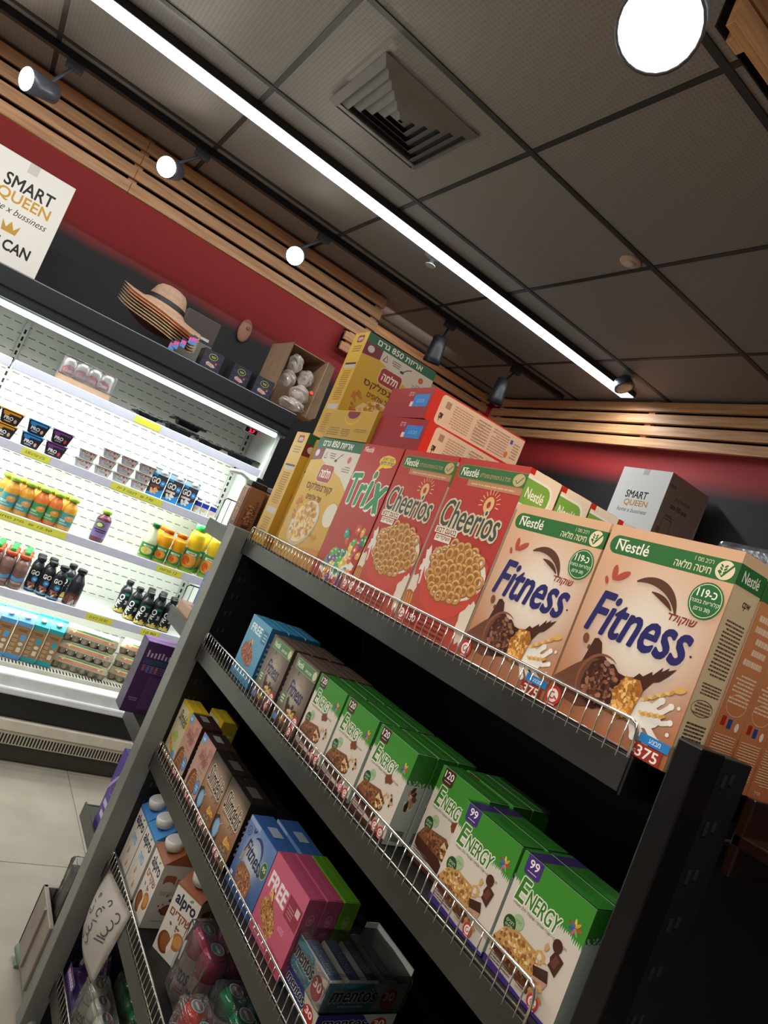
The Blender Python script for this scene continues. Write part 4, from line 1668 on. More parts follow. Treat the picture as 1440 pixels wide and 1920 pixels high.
zc2 = 1.427
CUPB = plastic('cup_charcoal', '2c2d33')
for nm, band, acc, xs in (('orange', 'c88a28', 'c8a078', (.045, .145)), ('blue', '2f7fc0', 'd8a890', (.265,)), ('purple', '6a3a78', 'c03a50', (.375,))):
    art = art_pro(band, acc)
    proto = None
    for x in xs:
        for lv in range(2):
            lab = '%s-banded dark yoghurt cup, %s of its pair%s' % (nm, ('bottom', 'top')[lv], ' at the left edge' if x < .1 else (' second pair' if nm == 'orange' else ''))
            if proto is None:
                proto = cup(lab, 'yoghurt', 'dark high-protein yoghurt cups', .098, .072, .085, .064, CUPB, plastic('lid_' + nm, band), art)
                o = proto
            else:
                o = copy_tree(proto)
                o['label'] = lab
            put(o, x + .004 * lv, 3.665, zc2 + lv * .0665)
a = Art(100, 50)
a.rect(0, 0, 100, 50, 'b2b4ac')
a.bits(50, 44, 48, 5, 16, 4, ['b03a34', '4a6a3c', '7a2a3c', 'c86a4c'], 3)
a.dashes(26, 16, 72, 32, 2, '7a6a9a', 3, 0.9)
a.rect(4, 8, 18, 40, '9a9ab4')
a.ell(82, 16, 7, 8, 'a83a30')
proto = None
order = ('leftmost', 'second', 'third', 'rightmost')
for i, (x, nlev) in enumerate(((.515, 2), (.612, 3), (.705, 2), (.800, 3))):
    for lv in range(nlev):
        lab = 'small white fruit yoghurt cup in the %s stack, %s' % (order[i], ('bottom', 'second up', 'topmost')[lv])
        if proto is None:
            proto = cup(lab, 'yoghurt', 'white fruit yoghurt cups', .088, .066, .08, .044, plastic('cup_white', 'c8cac2'), plastic('foil_lid', 'b8bab4', .25), a)
            o = proto
        else:
            o = copy_tree(proto)
            o['label'] = lab
        put(o, x + .003 * lv, 3.665, zc2 + lv * .0465)
o = again(proto, 'white fruit yoghurt cup on top between the third and rightmost stacks', .712, 3.665, zc2 + .093)


def gable(name, label, cat, group, w, d, h, bodyart, sideart, topc, capc, slant=False, body='b0b0b0', capx=0.0):
    """gable-top drink carton: body box, sloping roof, top fin, screw cap"""
    hs = h * .80
    root = obj(name, paint(box_me(-w / 2, -d / 2, 0, w / 2, d / 2, hs, .0015), body))
    bm = bmesh.new()
    v = [bm.verts.new(p) for p in ((-w / 2, -d / 2, hs), (w / 2, -d / 2, hs), (w / 2, d / 2, hs), (-w / 2, d / 2, hs), (-w / 2, 0, h * .96), (w / 2, 0, h * .96))]
    if slant:
        v[4].co.y = v[5].co.y = d * .32
    for f in ((0, 1, 5, 4), (1, 2, 5), (2, 3, 4, 5), (3, 0, 4)):
        bm.faces.new([v[q] for q in f])
    yy = v[4].co.y
    add_box(bm, -w / 2, yy - .0025, h * .95, w / 2, yy + .0025, h)
    obj('gable_top', paint(from_bm(bm), topc), None, root)
    ny, nz = -(h * .96 - hs), -(yy + d / 2)
    cy, cz = (yy - d / 2) / 2, (hs + h * .96) / 2
    ang = math.atan2(h * .96 - hs, yy + d / 2)
    obj('screw_cap', smooth(lathe([(w * .2, 0), (w * .2, w * .14), (w * .17, w * .17)], 18)), plastic('cap_' + capc, capc), root, (capx * w, cy, cz), (ang, 0, 0))
    obj('front_print', bodyart.mesh(w, hs), None, root, (-w / 2, -d / 2, 0))
    if sideart:
        o = obj('side_print', sideart.mesh(d, hs), None, root, (w / 2, -d / 2, 0))
        o.rotation_euler = (0, 0, math.pi / 2)
        o = obj('left_print', sideart.mesh(d, hs), None, root, (-w / 2, d / 2, 0))
        o.rotation_euler = (0, 0, -math.pi / 2)
    return tag(root, label, cat, group)


def flat_cap(o):
    for c in o.children:
        if c.name.startswith('screw_cap'):
            c.location = (0, -.018, .188)
            c.rotation_euler = (math.radians(14), 0, 0)
            c.scale = (1.5, 1.5, 1.5)


def art_go(v):
    a = Art(100, 125)
    a.rect(0, 0, 100, 125, '3a3a42')
    a.poly([(0, 0), (100, 0), (100, 52), (60, 30), (0, 14)], '2f86c4')
    a.rect(0, 112, 34, 125, '2f96dc')
    a.text('GO', 8, 72, 52, 32, 'ece8de', .03, 0, 0)
    a.ell(80, 82, 16, 16, '2f86c4')
    a.dashes(72, 76, 88, 88, 2, 'dce8f4', 3, 0.9)
    a.rect(10, 50, 70, 62, 'd8c8b8' if v else '8a4a3c')
    a.bits(40, 30, 26, 14, 10, 7, ['d89a5c', 'e0b080'] if not v else ['dcd8d0', 'c8c4bc'], 3)
    return a


proto = None
for i, x in enumerate((.885, .972, 1.058)):
    if i == 0:
        o = gable('drink_carton', 'x', 'carton', 'black and blue drink cartons', .08, .07, .148, art_go(0), None, '55606a', 'e6e4de', True, '3a3a42', .15)
        o2 = None
    elif i == 1:
        o = gable('drink_carton', 'x', 'carton', 'black and blue drink cartons', .08, .07, .148, art_go(1), None, '55606a', 'e6e4de', True, '3a3a42', .15)
        proto = o
    else:
        o = copy_tree(proto)
    o['label'] = 'black and blue carton, %s of the three on the second shelf' % ('left', 'middle', 'right')[i]
    put(o, x, 3.665, zc2)
proto = None
for i, x in enumerate((1.125, 1.168, 1.215)):
    if proto is None:
        a = Art(100, 80)
        lab_field(a, 'cfcfc0')
        a.rect(10, 44, 90, 80, '2c3a9a')
        a.ell(50, 24, 18, 14, 'd8a898')
        proto = bottle('yoghurt_bottle', 'x', 'bottle', 'tiny white yoghurt bottles', .019, .085, plastic('milk_white', 'd4d4c8'), plastic('foil_white', 'd8d8d0'), a, (.1, .75), .6, .72)
        o = proto
    else:
        o = copy_tree(proto)
    o['label'] = 'tiny white yoghurt bottle with blue label, %s of three' % ('left', 'middle', 'right')[i]
    put(o, x, 3.665, zc2)

# ---- third shelf: juices
z3 = 1.112


def art_juice(bg, fruit, txt='JUICE'):
    a = Art(100, 90)
    lab_field(a, bg)
    a.ell(64, 56, 24, 20, fruit)
    a.ell(58, 62, 10, 8, mixc(fruit, 'ffffff', .3))
    a.dashes(12, 26, 48, 42, 2, 'e6ecd8', 3, 0.9)
    a.dashes(10, 10, 60, 20, 2, 'd8e4d0', 4)
    return a


GREENCAP = plastic('lime_cap', '9ccc3a')
jp = {}
for k, (bg, fr_, bc) in {'teal': ('4f9a9a', 'e0a45c', 'd89a3c'), 'green': ('4a9a5a', 'e8953c', 'd8783c')}.items():
    jp[k] = bottle('juice_bottle', 'x', 'bottle', 'fruit juice bottles with lime caps', .0325, .165, plastic('juice_' + k, bc, .2), GREENCAP, art_juice(bg, fr_), (.13, .52), .55, .66, .026)
first = {'teal': True, 'green': True}
jl = [('teal', .278, 3.655, 'leftmost juice bottle with lime cap and teal label'), ('teal', .346, 3.655, 'second juice bottle from the left, teal label'),
      ('green', .413, 3.655, 'third juice bottle from the left, green label'), ('green', .480, 3.66, 'fourth juice bottle from the left, green label'),
      ('teal', .548, 3.65, 'rightmost juice bottle with teal label at the end of the row')]
for i in range(5):
    jl.append((('teal', 'green')[i % 2], .25 + i * .07, 3.735, 'juice bottle of the second row, %s from the left' % ('first', 'second', 'third', 'fourth', 'fifth')[i]))
for k, x, y, lab in jl:
    o = jp[k] if first[k] else copy_tree(jp[k])
    first[k] = False
    o['label'] = lab
    put(o, x, y, z3)
a = Art(100, 90)
lab_field(a, '8a78a8')
a.ell(40, 66, 22, 16, '5a7a3c')
a.ell(40, 66, 13, 10, 'd8d8a8')
a.dashes(20, 24, 80, 46, 2, '2c2450', 3, 0.9)
o = bottle('juice_bottle', 'single purple juice bottle with lime cap standing alone', 'bottle', None, .036, .165, plastic('juice_purple', '6a2c40', .2), GREENCAP, a, (.14, .66), .5, .7, .024)
put(o, .715, 3.66, z3)


def art_orange(big, lemon=False):
    a = Art(100, 100)
    lab_field(a, '2f7a3c', '3f8f48')
    a.rect(0, 0, 100, 12, '6aa03a')
    a.ell(50, 48, 34 if big else 28, 32 if big else 26, 'd88a2c' if not lemon else 'd0c46a')
    a.ell(58, 52, 24 if big else 18, 24 if big else 18, 'e6a04a' if not lemon else 'e0d890')
    a.ell(40, 46, 14, 20, 'c85a24' if not lemon else 'c8b850')
    a.rect(28, 76, 74, 88, 'dce4d0')
    a.dashes(34, 78, 68, 86, 1, '2a6a34', 3, 0.9)
    a.ell(18, 18, 7, 7, 'd89a9a')
    return a


LG = plastic('yellow_juice', 'e6c22c', .2)
OG = plastic('orange_juice', 'e6a01c', .2)
o = bottle('juice_bottle', 'slim pale lemonade bottle with dark green cap', 'bottle', None, .036, .19, plastic('lemonade', 'c8cca8', .2), plastic('dark_green_cap', '1f6a34'), art_orange(0, True), (.03, .42), .42, .48, .021)
put(o, .968, 3.655, z3)
pr = bottle('juice_bottle', 'left of the two orange-capped juice bottles with green labels', 'bottle', 'small orange juice bottles with green labels', .034, .185, OG, plastic('orange_cap', 'e6701c'), art_orange(0), (.03, .47), .78, .76, .028, True)
put(pr, 1.041, 3.652, z3)
again(pr, 'right of the two orange-capped juice bottles with green labels', 1.115, 3.648, z3)
again(pr, 'orange-capped juice bottle in the row behind', 1.03, 3.73, z3)
pr = bottle('juice_bottle', 'tall yellow juice bottle with bright green cap beside the orange caps', 'bottle', 'large yellow juice bottles', .043, .262, LG, plastic('mint_cap', '3fd86a'), art_orange(1), (.02, .48), .62, .78, .032, True)
put(pr, 1.20, 3.665, z3)
again(pr, 'tall yellow juice bottle nearest the dark rack', 1.315, 3.655, z3, -.5)
again(pr, 'tall yellow juice bottle behind the one with the bright green cap', 1.255, 3.75, z3)

# ---- fourth shelf
z4 = .772
a = Art(100, 100)
lab_field(a, '7a5a52')
a.poly([(0, 40), (0, 64), (50, 50), (100, 66), (100, 40), (50, 30)], '5a9ac8')
a.dashes(20, 14, 80, 28, 2, 'd8c8c0', 3)
PB = plastic('cocoa_milk', '8a6a60', .25)
pr = bottle('milk_bottle', 'x', 'bottle', 'cocoa milk bottles with red and green caps', .0295, .168, PB, plastic('red_cap', 'd8502c'), a, (.08, .55), .6, .72, .026)
obj('green_tip', smooth(lathe([(.014, .168), (.014, .186), (.010, .188)], 14)), plastic('green_tip', '2faa50'), pr)
n = 0
for j in range(3):
    for i in range(4):
        o = pr if n == 0 else copy_tree(pr)
        n += 1
        o['label'] = 'cocoa milk bottle with red and green cap, %s row, %s from left' % (('front', 'middle', 'rear')[j], ('first', 'second', 'third', 'fourth')[i])
        put(o, (.262 + i * .064 + .010 * j), 3.655 + j * .07, z4)
a = Art(100, 110)
lab_field(a, '24262c')
a.text('GO', 24, 78, 46, 22, 'e8e4dc', .03)
a.ell(56, 58, 17, 15, '2f7fb0')
a.dashes(48, 52, 65, 63, 2, 'dce8f4', 3, 0.9)
a.rect(22, 30, 66, 40, '9a5a50')
a.bits(50, 20, 20, 9, 8, 6, ['8a4a34', 'd8c8b0'], 3)
a.rect(0, 0, 100, 8, '5a9ac8')
pr = bottle('protein_drink', 'x', 'bottle', 'black cocoa drink bottles', .027, .175, plastic('black_bottle', '26282c', .25), BLACKP, a, (.04, .66), .55, .7, .021)
first_ = True
for x, y, lab in ((.530, 3.70, 'left black cocoa drink bottle next to the cocoa milk'), (.585, 3.675, 'middle black cocoa drink bottle'), (.635, 3.645, 'right black cocoa drink bottle, nearest the shelf edge'), (.537, 3.775, 'black cocoa drink bottle behind the left one'), (.594, 3.77, 'black cocoa drink bottle behind the middle one')):
    o = pr if first_ else copy_tree(pr)
    first_ = False
    o['label'] = lab
    put(o, x, y, z4)
a = Art(100, 110)
lab_field(a, '1f2426')
a.text('PRO', 34, 20, 70, 26, 'e8e6e2', .03, 0, 1.25)
a.text('20', 62, 44, 16, 20, 'd8d8d4', .02)
a.rect(42, 88, 74, 100, '1f6a50')
a.bits(50, 4, 46, 12, 26, 7, ['d0b85c', 'c0a448', 'e0cc80'], 4)
pr = bottle('protein_drink', 'black vanilla drink bottle standing alone behind the cocoa drink bottles', 'bottle', 'black vanilla drink bottles', .030, .178, plastic('black_bottle'), BLACKP, a, (.02, .68), .55, .7, .020)
put(pr, .69, 3.76, z4)
for x, y, lab in ((1.085, 3.65, 'front row left black vanilla drink bottle with yellow base print'), (1.150, 3.65, 'front row middle black vanilla drink bottle'), (1.218, 3.65, 'front row right black vanilla drink bottle near the rack'),
                  (1.035, 3.70, 'second row black vanilla drink bottle, first from left'), (1.10, 3.717, 'second row black vanilla drink bottle, second from left'), (1.165, 3.717, 'second row black vanilla drink bottle, third from left'), (1.235, 3.717, 'second row black vanilla drink bottle, fourth from left'),
                  (1.00, 3.80, 'rear vanilla drink bottle leaning out at the left of its block'), (1.12, 3.785, 'rear row black vanilla drink bottle, middle'), (1.19, 3.785, 'rear row black vanilla drink bottle, right')):
    again(pr, lab, x, y, z4)
a = Art(100, 100)
lab_field(a, '2a2a32')
a.ell(50, 34, 40, 34, '5a3a34')
a.ell(50, 26, 34, 26, '8a6458')
a.poly([(40, 0), (60, 34), (96, 30), (100, 0)], 'b8b4ac')
o = bottle('chocolate_drink', 'single dark chocolate drink bottle standing alone mid shelf', 'bottle', None, .035, .185, plastic('dark_choc_bottle', '2e2c34', .2), BLACKP, a, (.01, .5), .5, .62, .023)
put(o, .72, 3.652, z4)

# ---- base deck: milk cartons and egg boxes
zb = .4512


def art_oat(c):
    a = Art(100, 190)
    a.rect(0, 0, 100, 190, '96734e')
    a.rect(0, 168, 100, 190, c)
    a.dashes(22, 140, 82, 154, 2, '4a3420', 3, 0.9)
    for k in range(5):
        a.dashes(8, 108 - k * 22, 40, 122 - k * 22, 2, 'c8b898', k + 2)
    a.rrect(54, 98, 86, 128, 6, c)
    a.ell(70, 80, 15, 9, 'd0c8b4')
    a.rrect(58, 38, 84, 62, 5, 'd0c8b4')
    a.rect(0, 0, 100, 24, c)
    return a


ao = art_oat('5a98cc')
pr = gable('milk_carton', 'leftmost oat drink carton, blue top', 'carton', 'oat drink cartons on the chiller base', .072, .07, .232, ao, art_plain('96734e', 70, 190, 4, 'c8b898', 9), '5a98cc', 'e0e0dc', True, '96734e')
put(pr, .498, 3.652, zb)
again(pr, 'second oat drink carton from the left, blue top', .575, 3.648, zb)
again(pr, 'oat drink carton with blue top cut off by the left edge', .42, 3.652, zb)
ao = art_oat('2f9aa0')
pr = gable('milk_carton', 'third oat drink carton from the left, teal top', 'carton', 'oat drink cartons on the chiller base', .07, .07, .232, ao, art_plain('96734e', 70, 190, 5, 'c8b898', 9), '2f9aa0', 'b8c8c8', True, '96734e')
put(pr, .650, 3.648, zb)
again(pr, 'rightmost oat drink carton, teal top, next to the eggs', .724, 3.645, zb)


def egg_box():
    root = empty('egg_box')
    L, Dp = .275, .11
    pulp = mat('egg_pulp', 'b0a590', .85, noise=.15, scale=60, bump=.3)
    bm = bmesh.new()
    for i in range(6):
        for j in range(2):
            cx, cy = -L / 2 + (i + .5) * L / 6, -Dp / 4 + j * Dp / 2
            prev = None
            for k, (rr, z) in enumerate(((.011, 0), (.018, .006), (.0225, .034))):
                ring = [bm.verts.new((cx + rr * math.cos(q * math.pi / 5), cy + rr * 1.15 * math.sin(q * math.pi / 5), z)) for q in range(10)]
                if prev:
                    for q in range(10):
                        bm.faces.new((prev[q], prev[(q + 1) % 10], ring[(q + 1) % 10], ring[q]))
                else:
                    bm.faces.new(ring[::-1])
                prev = ring
    add_box(bm, -L / 2, -Dp / 2, .032, L / 2, Dp / 2, .037, .001)
    obj('base', from_bm(bm), pulp, root)
    bm = bmesh.new()
    b = [bm.verts.new(p) for p in ((-L / 2, -Dp / 2, .037), (L / 2, -Dp / 2, .037), (L / 2, Dp / 2, .037), (-L / 2, Dp / 2, .037))]
    t_ = [bm.verts.new(p) for p in ((-L / 2 + .006, -Dp / 2 + .010, .070), (L / 2 - .006, -Dp / 2 + .010, .070), (L / 2 - .006, Dp / 2 - .010, .070), (-L / 2 + .006, Dp / 2 - .010, .070))]
    bm.faces.new(t_)
    for i in range(4):
        bm.faces.new((b[i], b[(i + 1) % 4], t_[(i + 1) % 4], t_[i]))
    bmesh.ops.bevel(bm, geom=list(bm.edges), offset=.003, segments=2, affect='EDGES')
    obj('lid', from_bm(bm), mat('egg_lid', 'b9b096', .8, noise=.1, scale=60, bump=.2), root)
    a = Art(100, 14)
    a.rect(8, 2, 94, 7.5, 'c8806a')
    a.dashes(30, 3, 74, 6.5, 1, 'd8a090', 3)
    a.rect(8, 7.5, 94, 10, 'cdd28a')
    a.rect(20, 10, 90, 12.4, '5a9a6a')
    a.dashes(30, 12.2, 84, 13.8, 1, '3a4a8a', 4)
    a.ell(16, 6.5, 2.4, 2, 'd8d0b8')
    a.ell(86, 5, 2.4, 2, 'd8d0b8')
    o = obj('lid_print', a.mesh(L - .014, .033), None, root, (-L / 2 + .007, -Dp / 2 - .0006, .038))
    o.rotation_euler = (-math.atan2(.010, .033), 0, 0)
    return tag(root, 'x', 'egg box', 'egg boxes stacked on the chiller base')


pr = egg_box()
n = 0
for c, x in enumerate((.898, 1.188)):
    for lv in range(3):
        o = pr if n == 0 else copy_tree(pr)
        n += 1
        o['label'] = 'cardboard egg box, %s of the %s stack' % (('bottom one', 'middle one', 'top one')[lv], ('left', 'right')[c])
        put(o, x + .004 * (lv % 2) + .003 * c * lv, 3.665 + .004 * lv, zb + lv * .0712)

# yellow shelf tickets
for i, (xa, xb, z, txt, lab) in enumerate(((.636, .769, SHZ[0], '', 'blank yellow price ticket on the rail of the top chiller shelf'),
                                           (.241, .367, SHZ[1], 'גביע יוגורט 5.90', 'handwritten yellow ticket below the dark yoghurt cups'),
                                           (.662, .93, SHZ[1], '7.90 ₪   דנונה 3 יח', 'long yellow ticket below the white yoghurts and black and blue cartons'),
                                           (.20, .571, SHZ[2], '12.50 ₪  מיץ סחוט', 'longest yellow ticket below the lime-capped juices'),
                                           (1.036, 1.176, SHZ[2], '12 פריגת', 'yellow ticket below the green-labelled juices'),
                                           (.808, .941, SHZ[3], '10.90 ביצים', 'yellow ticket above the left egg stack'),
                                           (1.095, 1.195, SHZ[3], '10.90', 'yellow ticket above the right egg stack'))):
    w = xb - xa
    o = obj('price_ticket', paint(box_me(0, 0, 0, w, .0012, .034), 'e8e85a'), None, (None), (xa, 3.5925, z - .035))
    a = Art(100, 100 * .034 / w)
    hh = a.h
    if txt:
        a.text(txt, 12, hh * .3, 70, hh * .42, '4a4a38', 0, .2)
    obj('handwriting', a.mesh(w, .034) if txt else Art(1, 1).mesh(w, .034), None, o) if txt else None
    tag(o, lab, 'price tag', 'yellow shelf tickets')

# ------------------------------------------------------------------ things on top of the chiller
ztop = 2.1325


def art_sq(side=0):
    a = Art(100, 100)
    if side == 0:
        a.rect(0, 0, 100, 100, 'd6d0c6')
        a.text('SMART', 26, 70, 58, 12, '24221f', .02)
        a.text('QUEEN', 24, 56, 62, 12, 'b98a2c', .02)
        a.text('home x bussiness', 14, 47, 76, 6.5, '2c2824', 0, .35)
        a.poly([(44, 30), (42, 40), (48, 34), (52, 41), (57, 34), (63, 40), (61, 30)], 'b08a3a')
        a.text('WE CAN', 24, 14, 60, 10, '24221f', .03)
    return a


def sq_box(name, label, w, d, h, art, side=None, body='cfc8bc'):
    root = obj(name, paint(box_me(0, 0, 0, w, d, h, .003), body))
    obj('front_print', art.mesh(w, h), None, root)
    if side:
        o = obj('side_print', side.mesh(d, h), None, root, (w, 0, 0), (0, 0, math.pi / 2))
    obj('tape', paint(boxes_me([(w * .44, .002, h, w * .56, d - .002, h + .0008), (w * .44, -.0009, h * .9, w * .56, -.0002, h)]), 'bdb5aa'), None, root)
    return tag(root, label, 'carton')


o = sq_box('shipping_carton', 'tall white carton with gold lettering on the chiller top at the left edge', .345, .30, .46, art_sq())
o.location = (-.345, 3.56, ztop)

# stacked straw hats
STRAW = mat('straw_pink', 'e2bc9c', .8, noise=.15, scale=50, bump=.3)
STRAW2 = mat('straw_beige', 'd6c49c', .8, noise=.15, scale=50, bump=.3)
RIB = mat('black_ribbon', '1c191a', .6, noise=.2, scale=30)


def hat_mesh(seed, top):
    r = random.Random(seed)
    bm = bmesh.new()
    n = 48
    prof = [(.225, 'b'), (.215, 'b'), (.18, 'b'), (.14, 'b'), (.118, 'b'), (.104, .008), (.094, .05), (.082, .085), (.066, .103), (.040, .112), (.010, .114)]
    rings = []
    for rr, z in prof:
        ring = []
        for i in range(n):
            t = 2 * math.pi * i / n
            if z == 'b':
                u = (rr - .1) / .105
                w = -.044 * u * max(0, -math.sin(t)) ** 1.5 + .012 * u * math.sin(3 * t + .5) - .012 * u + .022 * u * max(0, -math.cos(t)) ** 2
                zz = max(w, -.058)
            else:
                zz = z
            ring.append(bm.verts.new((rr * math.cos(t) * 1.0, rr * math.sin(t) * .84, zz)))
        rings.append(ring)
    for a_, b_ in zip(rings[:-1], rings[1:]):
        for i in range(n):
            bm.faces.new((a_[i], a_[(i + 1) % n], b_[(i + 1) % n], b_[i]))
    bm.faces.new(rings[-1])
    bmesh.ops.solidify(bm, geom=list(bm.faces), thickness=.0014)
    return from_bm(bm, smooth=True)


hm = hat_mesh(1, True)
hm2 = hm.copy()
rib_me = smooth(lathe([(.1055, .011), (.1000, .034)], 32, False))
tag_me = {}
hz = ['lowest', 'second lowest', 'third from the bottom', 'fourth from the bottom', 'third from the top', 'second from the top', 'topmost']
for i in range(7):
    o = obj('straw_hat', hm2 if 1 <= i <= 3 else hm, STRAW2 if 1 <= i <= 3 else STRAW, None, (.57, 3.71, ztop + .117 + .0145 * i), (math.radians(2), math.radians(5), .1))
    if i == 6:
        b = obj('ribbon', rib_me, RIB, o)
        b.scale = (1, .86, 1)
    if i in (0, 1, 3, 5, 6):
        a = Art(40, 60)
        a.rect(0, 0, 40, 60, '3a3440')
        a.poly([(0, 0), (40, 0), (40, 30), (0, 14)], '5a86cc')
        a.poly([(0, 14), (40, 30), (40, 50), (0, 40)], 'd65a9c')
        q = obj('hang_tag', a.mesh(.030, .048), None, o, (.05 + .016 * i, -.200 + .003 * i, -.104 + .004 * (i % 3)), (math.radians(-8), 0, .25))
    tag(o, 'floppy straw hat, %s of the stack on the chiller' % hz[i], 'hat', 'stacked straw hats')

# grey plastic crate of the back, round tan object on the wall
o = obj('plastic_carton', paint(box_me(0, 0, 0, .20, .10, .325, .004), '7d7c74'), None, None, (.725, 3.955, ztop))
obj('upper_panel', paint(box_me(.002, -.003, .185, .198, 0, .322, .002), '4d423c'), None, o)
obj('handle_slot', box_me(.03, -.007, .195, .17, -.0035, .215, .003), mat('bright_strip', 'c0c0bc', .2, .6), o)
tag(o, 'tall grey carton with a brown upper half leaning behind the hats', 'carton')
bm = bmesh.new()
bmesh.ops.create_uvsphere(bm, u_segments=20, v_segments=12, radius=1)
me = from_bm(bm, smooth=True)
for v in me.vertices:
    v.co = Vector((v.co.x * .042, v.co.y * .016, v.co.z * .075))
o = obj('wall_emblem', me, mat('tan_emblem', 'a87c62', .6, noise=.1, scale=20), None, (1.13, 4.235, 2.56))
obj('emblem_button', smooth(lathe([(.012, 0), (.012, .006), (.008, .009)], 14)), mat('emblem_dark', '8a6450', .6, noise=.1), o, (.01, -.015, .02), (math.pi / 2, 0, 0))
tag(o, 'rounded tan plaque fixed to the dark wall above the small black boxes', 'plaque')

# three small black boxes
a = Art(100, 92)
a.rect(0, 0, 100, 92, '34303a')
for k in range(9):
    t_ = k * .7
    a.stroke([(50, 46), (50 + 46 * math.cos(t_), 46 + 44 * math.sin(t_))], 3, '4a4452')
a.ell(50, 64, 22, 15, 'b0b45c')
a.ell(50, 64, 20, 13, '22242a')
a.dashes(38, 58, 62, 69, 2, 'b8bc6a', 3, 0.9)
a.poly([(24, 28), (34, 36), (64, 30), (76, 20), (60, 14), (30, 18)], 'b0a8a4')
a.ell(46, 24, 14, 8, 'c08a70')
a.ell(74, 38, 5, 5, 'c85a4a')
pr = carton('gift_box', 'small black patterned box next to the straw hats', 'box', 'small black patterned boxes', .105, .10, .098, a, art_plain('2a262e', 40, 92, 3), None, '2a272e')
pr.location = (.80, 3.53, ztop)
o = copy_tree(pr)
o['label'] = 'middle one of the three small black boxes, upright logo'
o.location = (.965, 3.53, ztop)
o.rotation_euler = (0, 0, .12)
o = copy_tree(pr)
o['label'] = 'small black box with an orange dot next to the open cardboard box'
o.location = (1.100, 3.53, ztop)

# open cardboard box with bags
cb = empty('cardboard_box', (1.36, 3.62, ztop))
KR = mat('kraft_card')
Wc, Dc, Hc = .24, .30, .37
obj('walls', boxes_me([(-.12, 0, 0, -.116, Dc, Hc), (.116, 0, 0, .12, Dc, Hc), (-.12, Dc - .004, 0, .12, Dc, Hc), (-.12, 0, 0, .12, Dc, .004), (-.12, .03, Hc - .004, .12, Dc, Hc)], .001), KR, cb)
bm = bmesh.new()
for pts in (((-.12, 0, 0), (-.12, 0, Hc), (-.140, -.06, Hc + .02), (-.140, -.06, .02)), ((.12, 0, 0), (.12, 0, Hc), (.15, -.035, Hc - .02), (.155, -.05, .04)), ((-.12, 0, .001), (.12, 0, .001), (.13, -.075, .012), (-.11, -.08, .010))):
    bm.faces.new([bm.verts.new(p) for p in pts])
bmesh.ops.solidify(bm, geom=list(bm.faces), thickness=.003)
obj('flaps', from_bm(bm), KR, cb)
tag(cb, 'open brown cardboard box on its side, filled with clear bags', 'box')
cb.rotation_euler = (0, 0, .05)


def crumple(seed, rx, ry, rz):
    bm = bmesh.new()
    bmesh.ops.create_icosphere(bm, subdivisions=4, radius=1)
    r = random.Random(seed)
    ph = [(r.uniform(2, 9), r.uniform(2, 9), r.uniform(2, 9), r.uniform(0, 6)) for _ in range(8)]
    for v in bm.verts:
        p = v.co.copy()
        k = 1 + sum(.055 * math.sin(a_ * p.x + b_ * p.y + c_ * p.z + d_) for a_, b_, c_, d_ in ph)
        v.co = Vector((p.x * rx * k, p.y * ry * k, p.z * rz * k))
    return from_bm(bm, smooth=False)


BAG = mat('frosty_bag', 'e6dcd0', .1, noise=.15, scale=22, bump=1.0, coat=1.0, col2='c4b6a8')
_nt = BAG.node_tree
_tr = _nt.nodes.new('ShaderNodeBsdfTransparent')
_mx = _nt.nodes.new('ShaderNodeMixShader')
_out = [n for n in _nt.nodes if n.type == 'OUTPUT_MATERIAL'][0]
_mx.inputs[0].default_value = 0.5
_nt.links.new(_nt.nodes['Principled BSDF'].outputs[0], _mx.inputs[1])
_nt.links.new(_tr.outputs[0], _mx.inputs[2])
_nt.links.new(_mx.outputs[0], _out.inputs[0])
for i, (x, y, z, rx, ry, rz, lab) in enumerate(((1.318, 3.67, .275, .045, .045, .058, 'clear crinkled bag at the top of the cardboard box'), (1.308, 3.66, .178, .045, .045, .05, 'clear bag in the left middle of the cardboard box'),
                                               (1.405, 3.67, .222, .046, .05, .05, 'clear bag at the right of the cardboard box'), (1.392, 3.635, .118, .066, .05, .05, 'clear bag with a red cap near the box mouth'),
                                               (1.36, 3.595, .045, .085, .055, .034, 'clear bag spilling over the lowest box flap'))):
    o = obj('clear_bag', crumple(i + 3, rx * .86, ry * .86, rz * .9), BAG, None, (x, y, ztop + z + .006))
    if i == 3:
        obj('red_cap', smooth(lathe([(.014, 0), (.014, .008), (.010, .011)], 16)), plastic('red_plug', 'd83a24'), o, (.045, -.045, .03), (1.2, 0, 0))
    tag(o, lab, 'bag', 'clear bags in the cardboard box')

# ------------------------------------------------------------------ right wall: tall black cabinet carrying a carton
o = empty('wall_cabinet', (2.78, 1.6, 0))
obj('carcass', boxes_me([(-.30, -1.6, 0, .30, 1.35, 2.0)], .004), RACKD, o)
for y0 in (-1.0, -.3, .4):
    obj('door', box_me(-.318, y0, .1, -.302, y0 + .66, 1.98, .003), mat('cabinet_door', '141313', .4, noise=.2), o)
tag(o, 'tall black cabinet along the red wall, mostly hidden behind the cereal boxes', 'cabinet')
sa = Art(130, 100)
sa.rect(0, 0, 130, 100, 'a88c80')
sa.rect(6, 78, 26, 84, '8a7064')
sa.text('production', 34, 62, 50, 9, '4a3a34', 0)
sa.text('cans 100 units', 26, 50, 56, 8, '3a2c28', .02)
sa.stroke([(20, 4), (20, 30), (26, 38), (42, 38), (48, 30), (48, 4)], 1, '4a3a34')
sa.stroke([(24, 36), (46, 36)], 1, '4a3a34')
sa.stroke([(24, 32), (46, 32)], 1, '4a3a34')
sa.ell(15, 12, 4, 5, '8a6a2c')
fa = Art(100, 100)
fa.rect(0, 0, 100, 100, 'd8d8d4')
fa.text('SMART', 25, 50, 44, 12, '2a2826', .02)
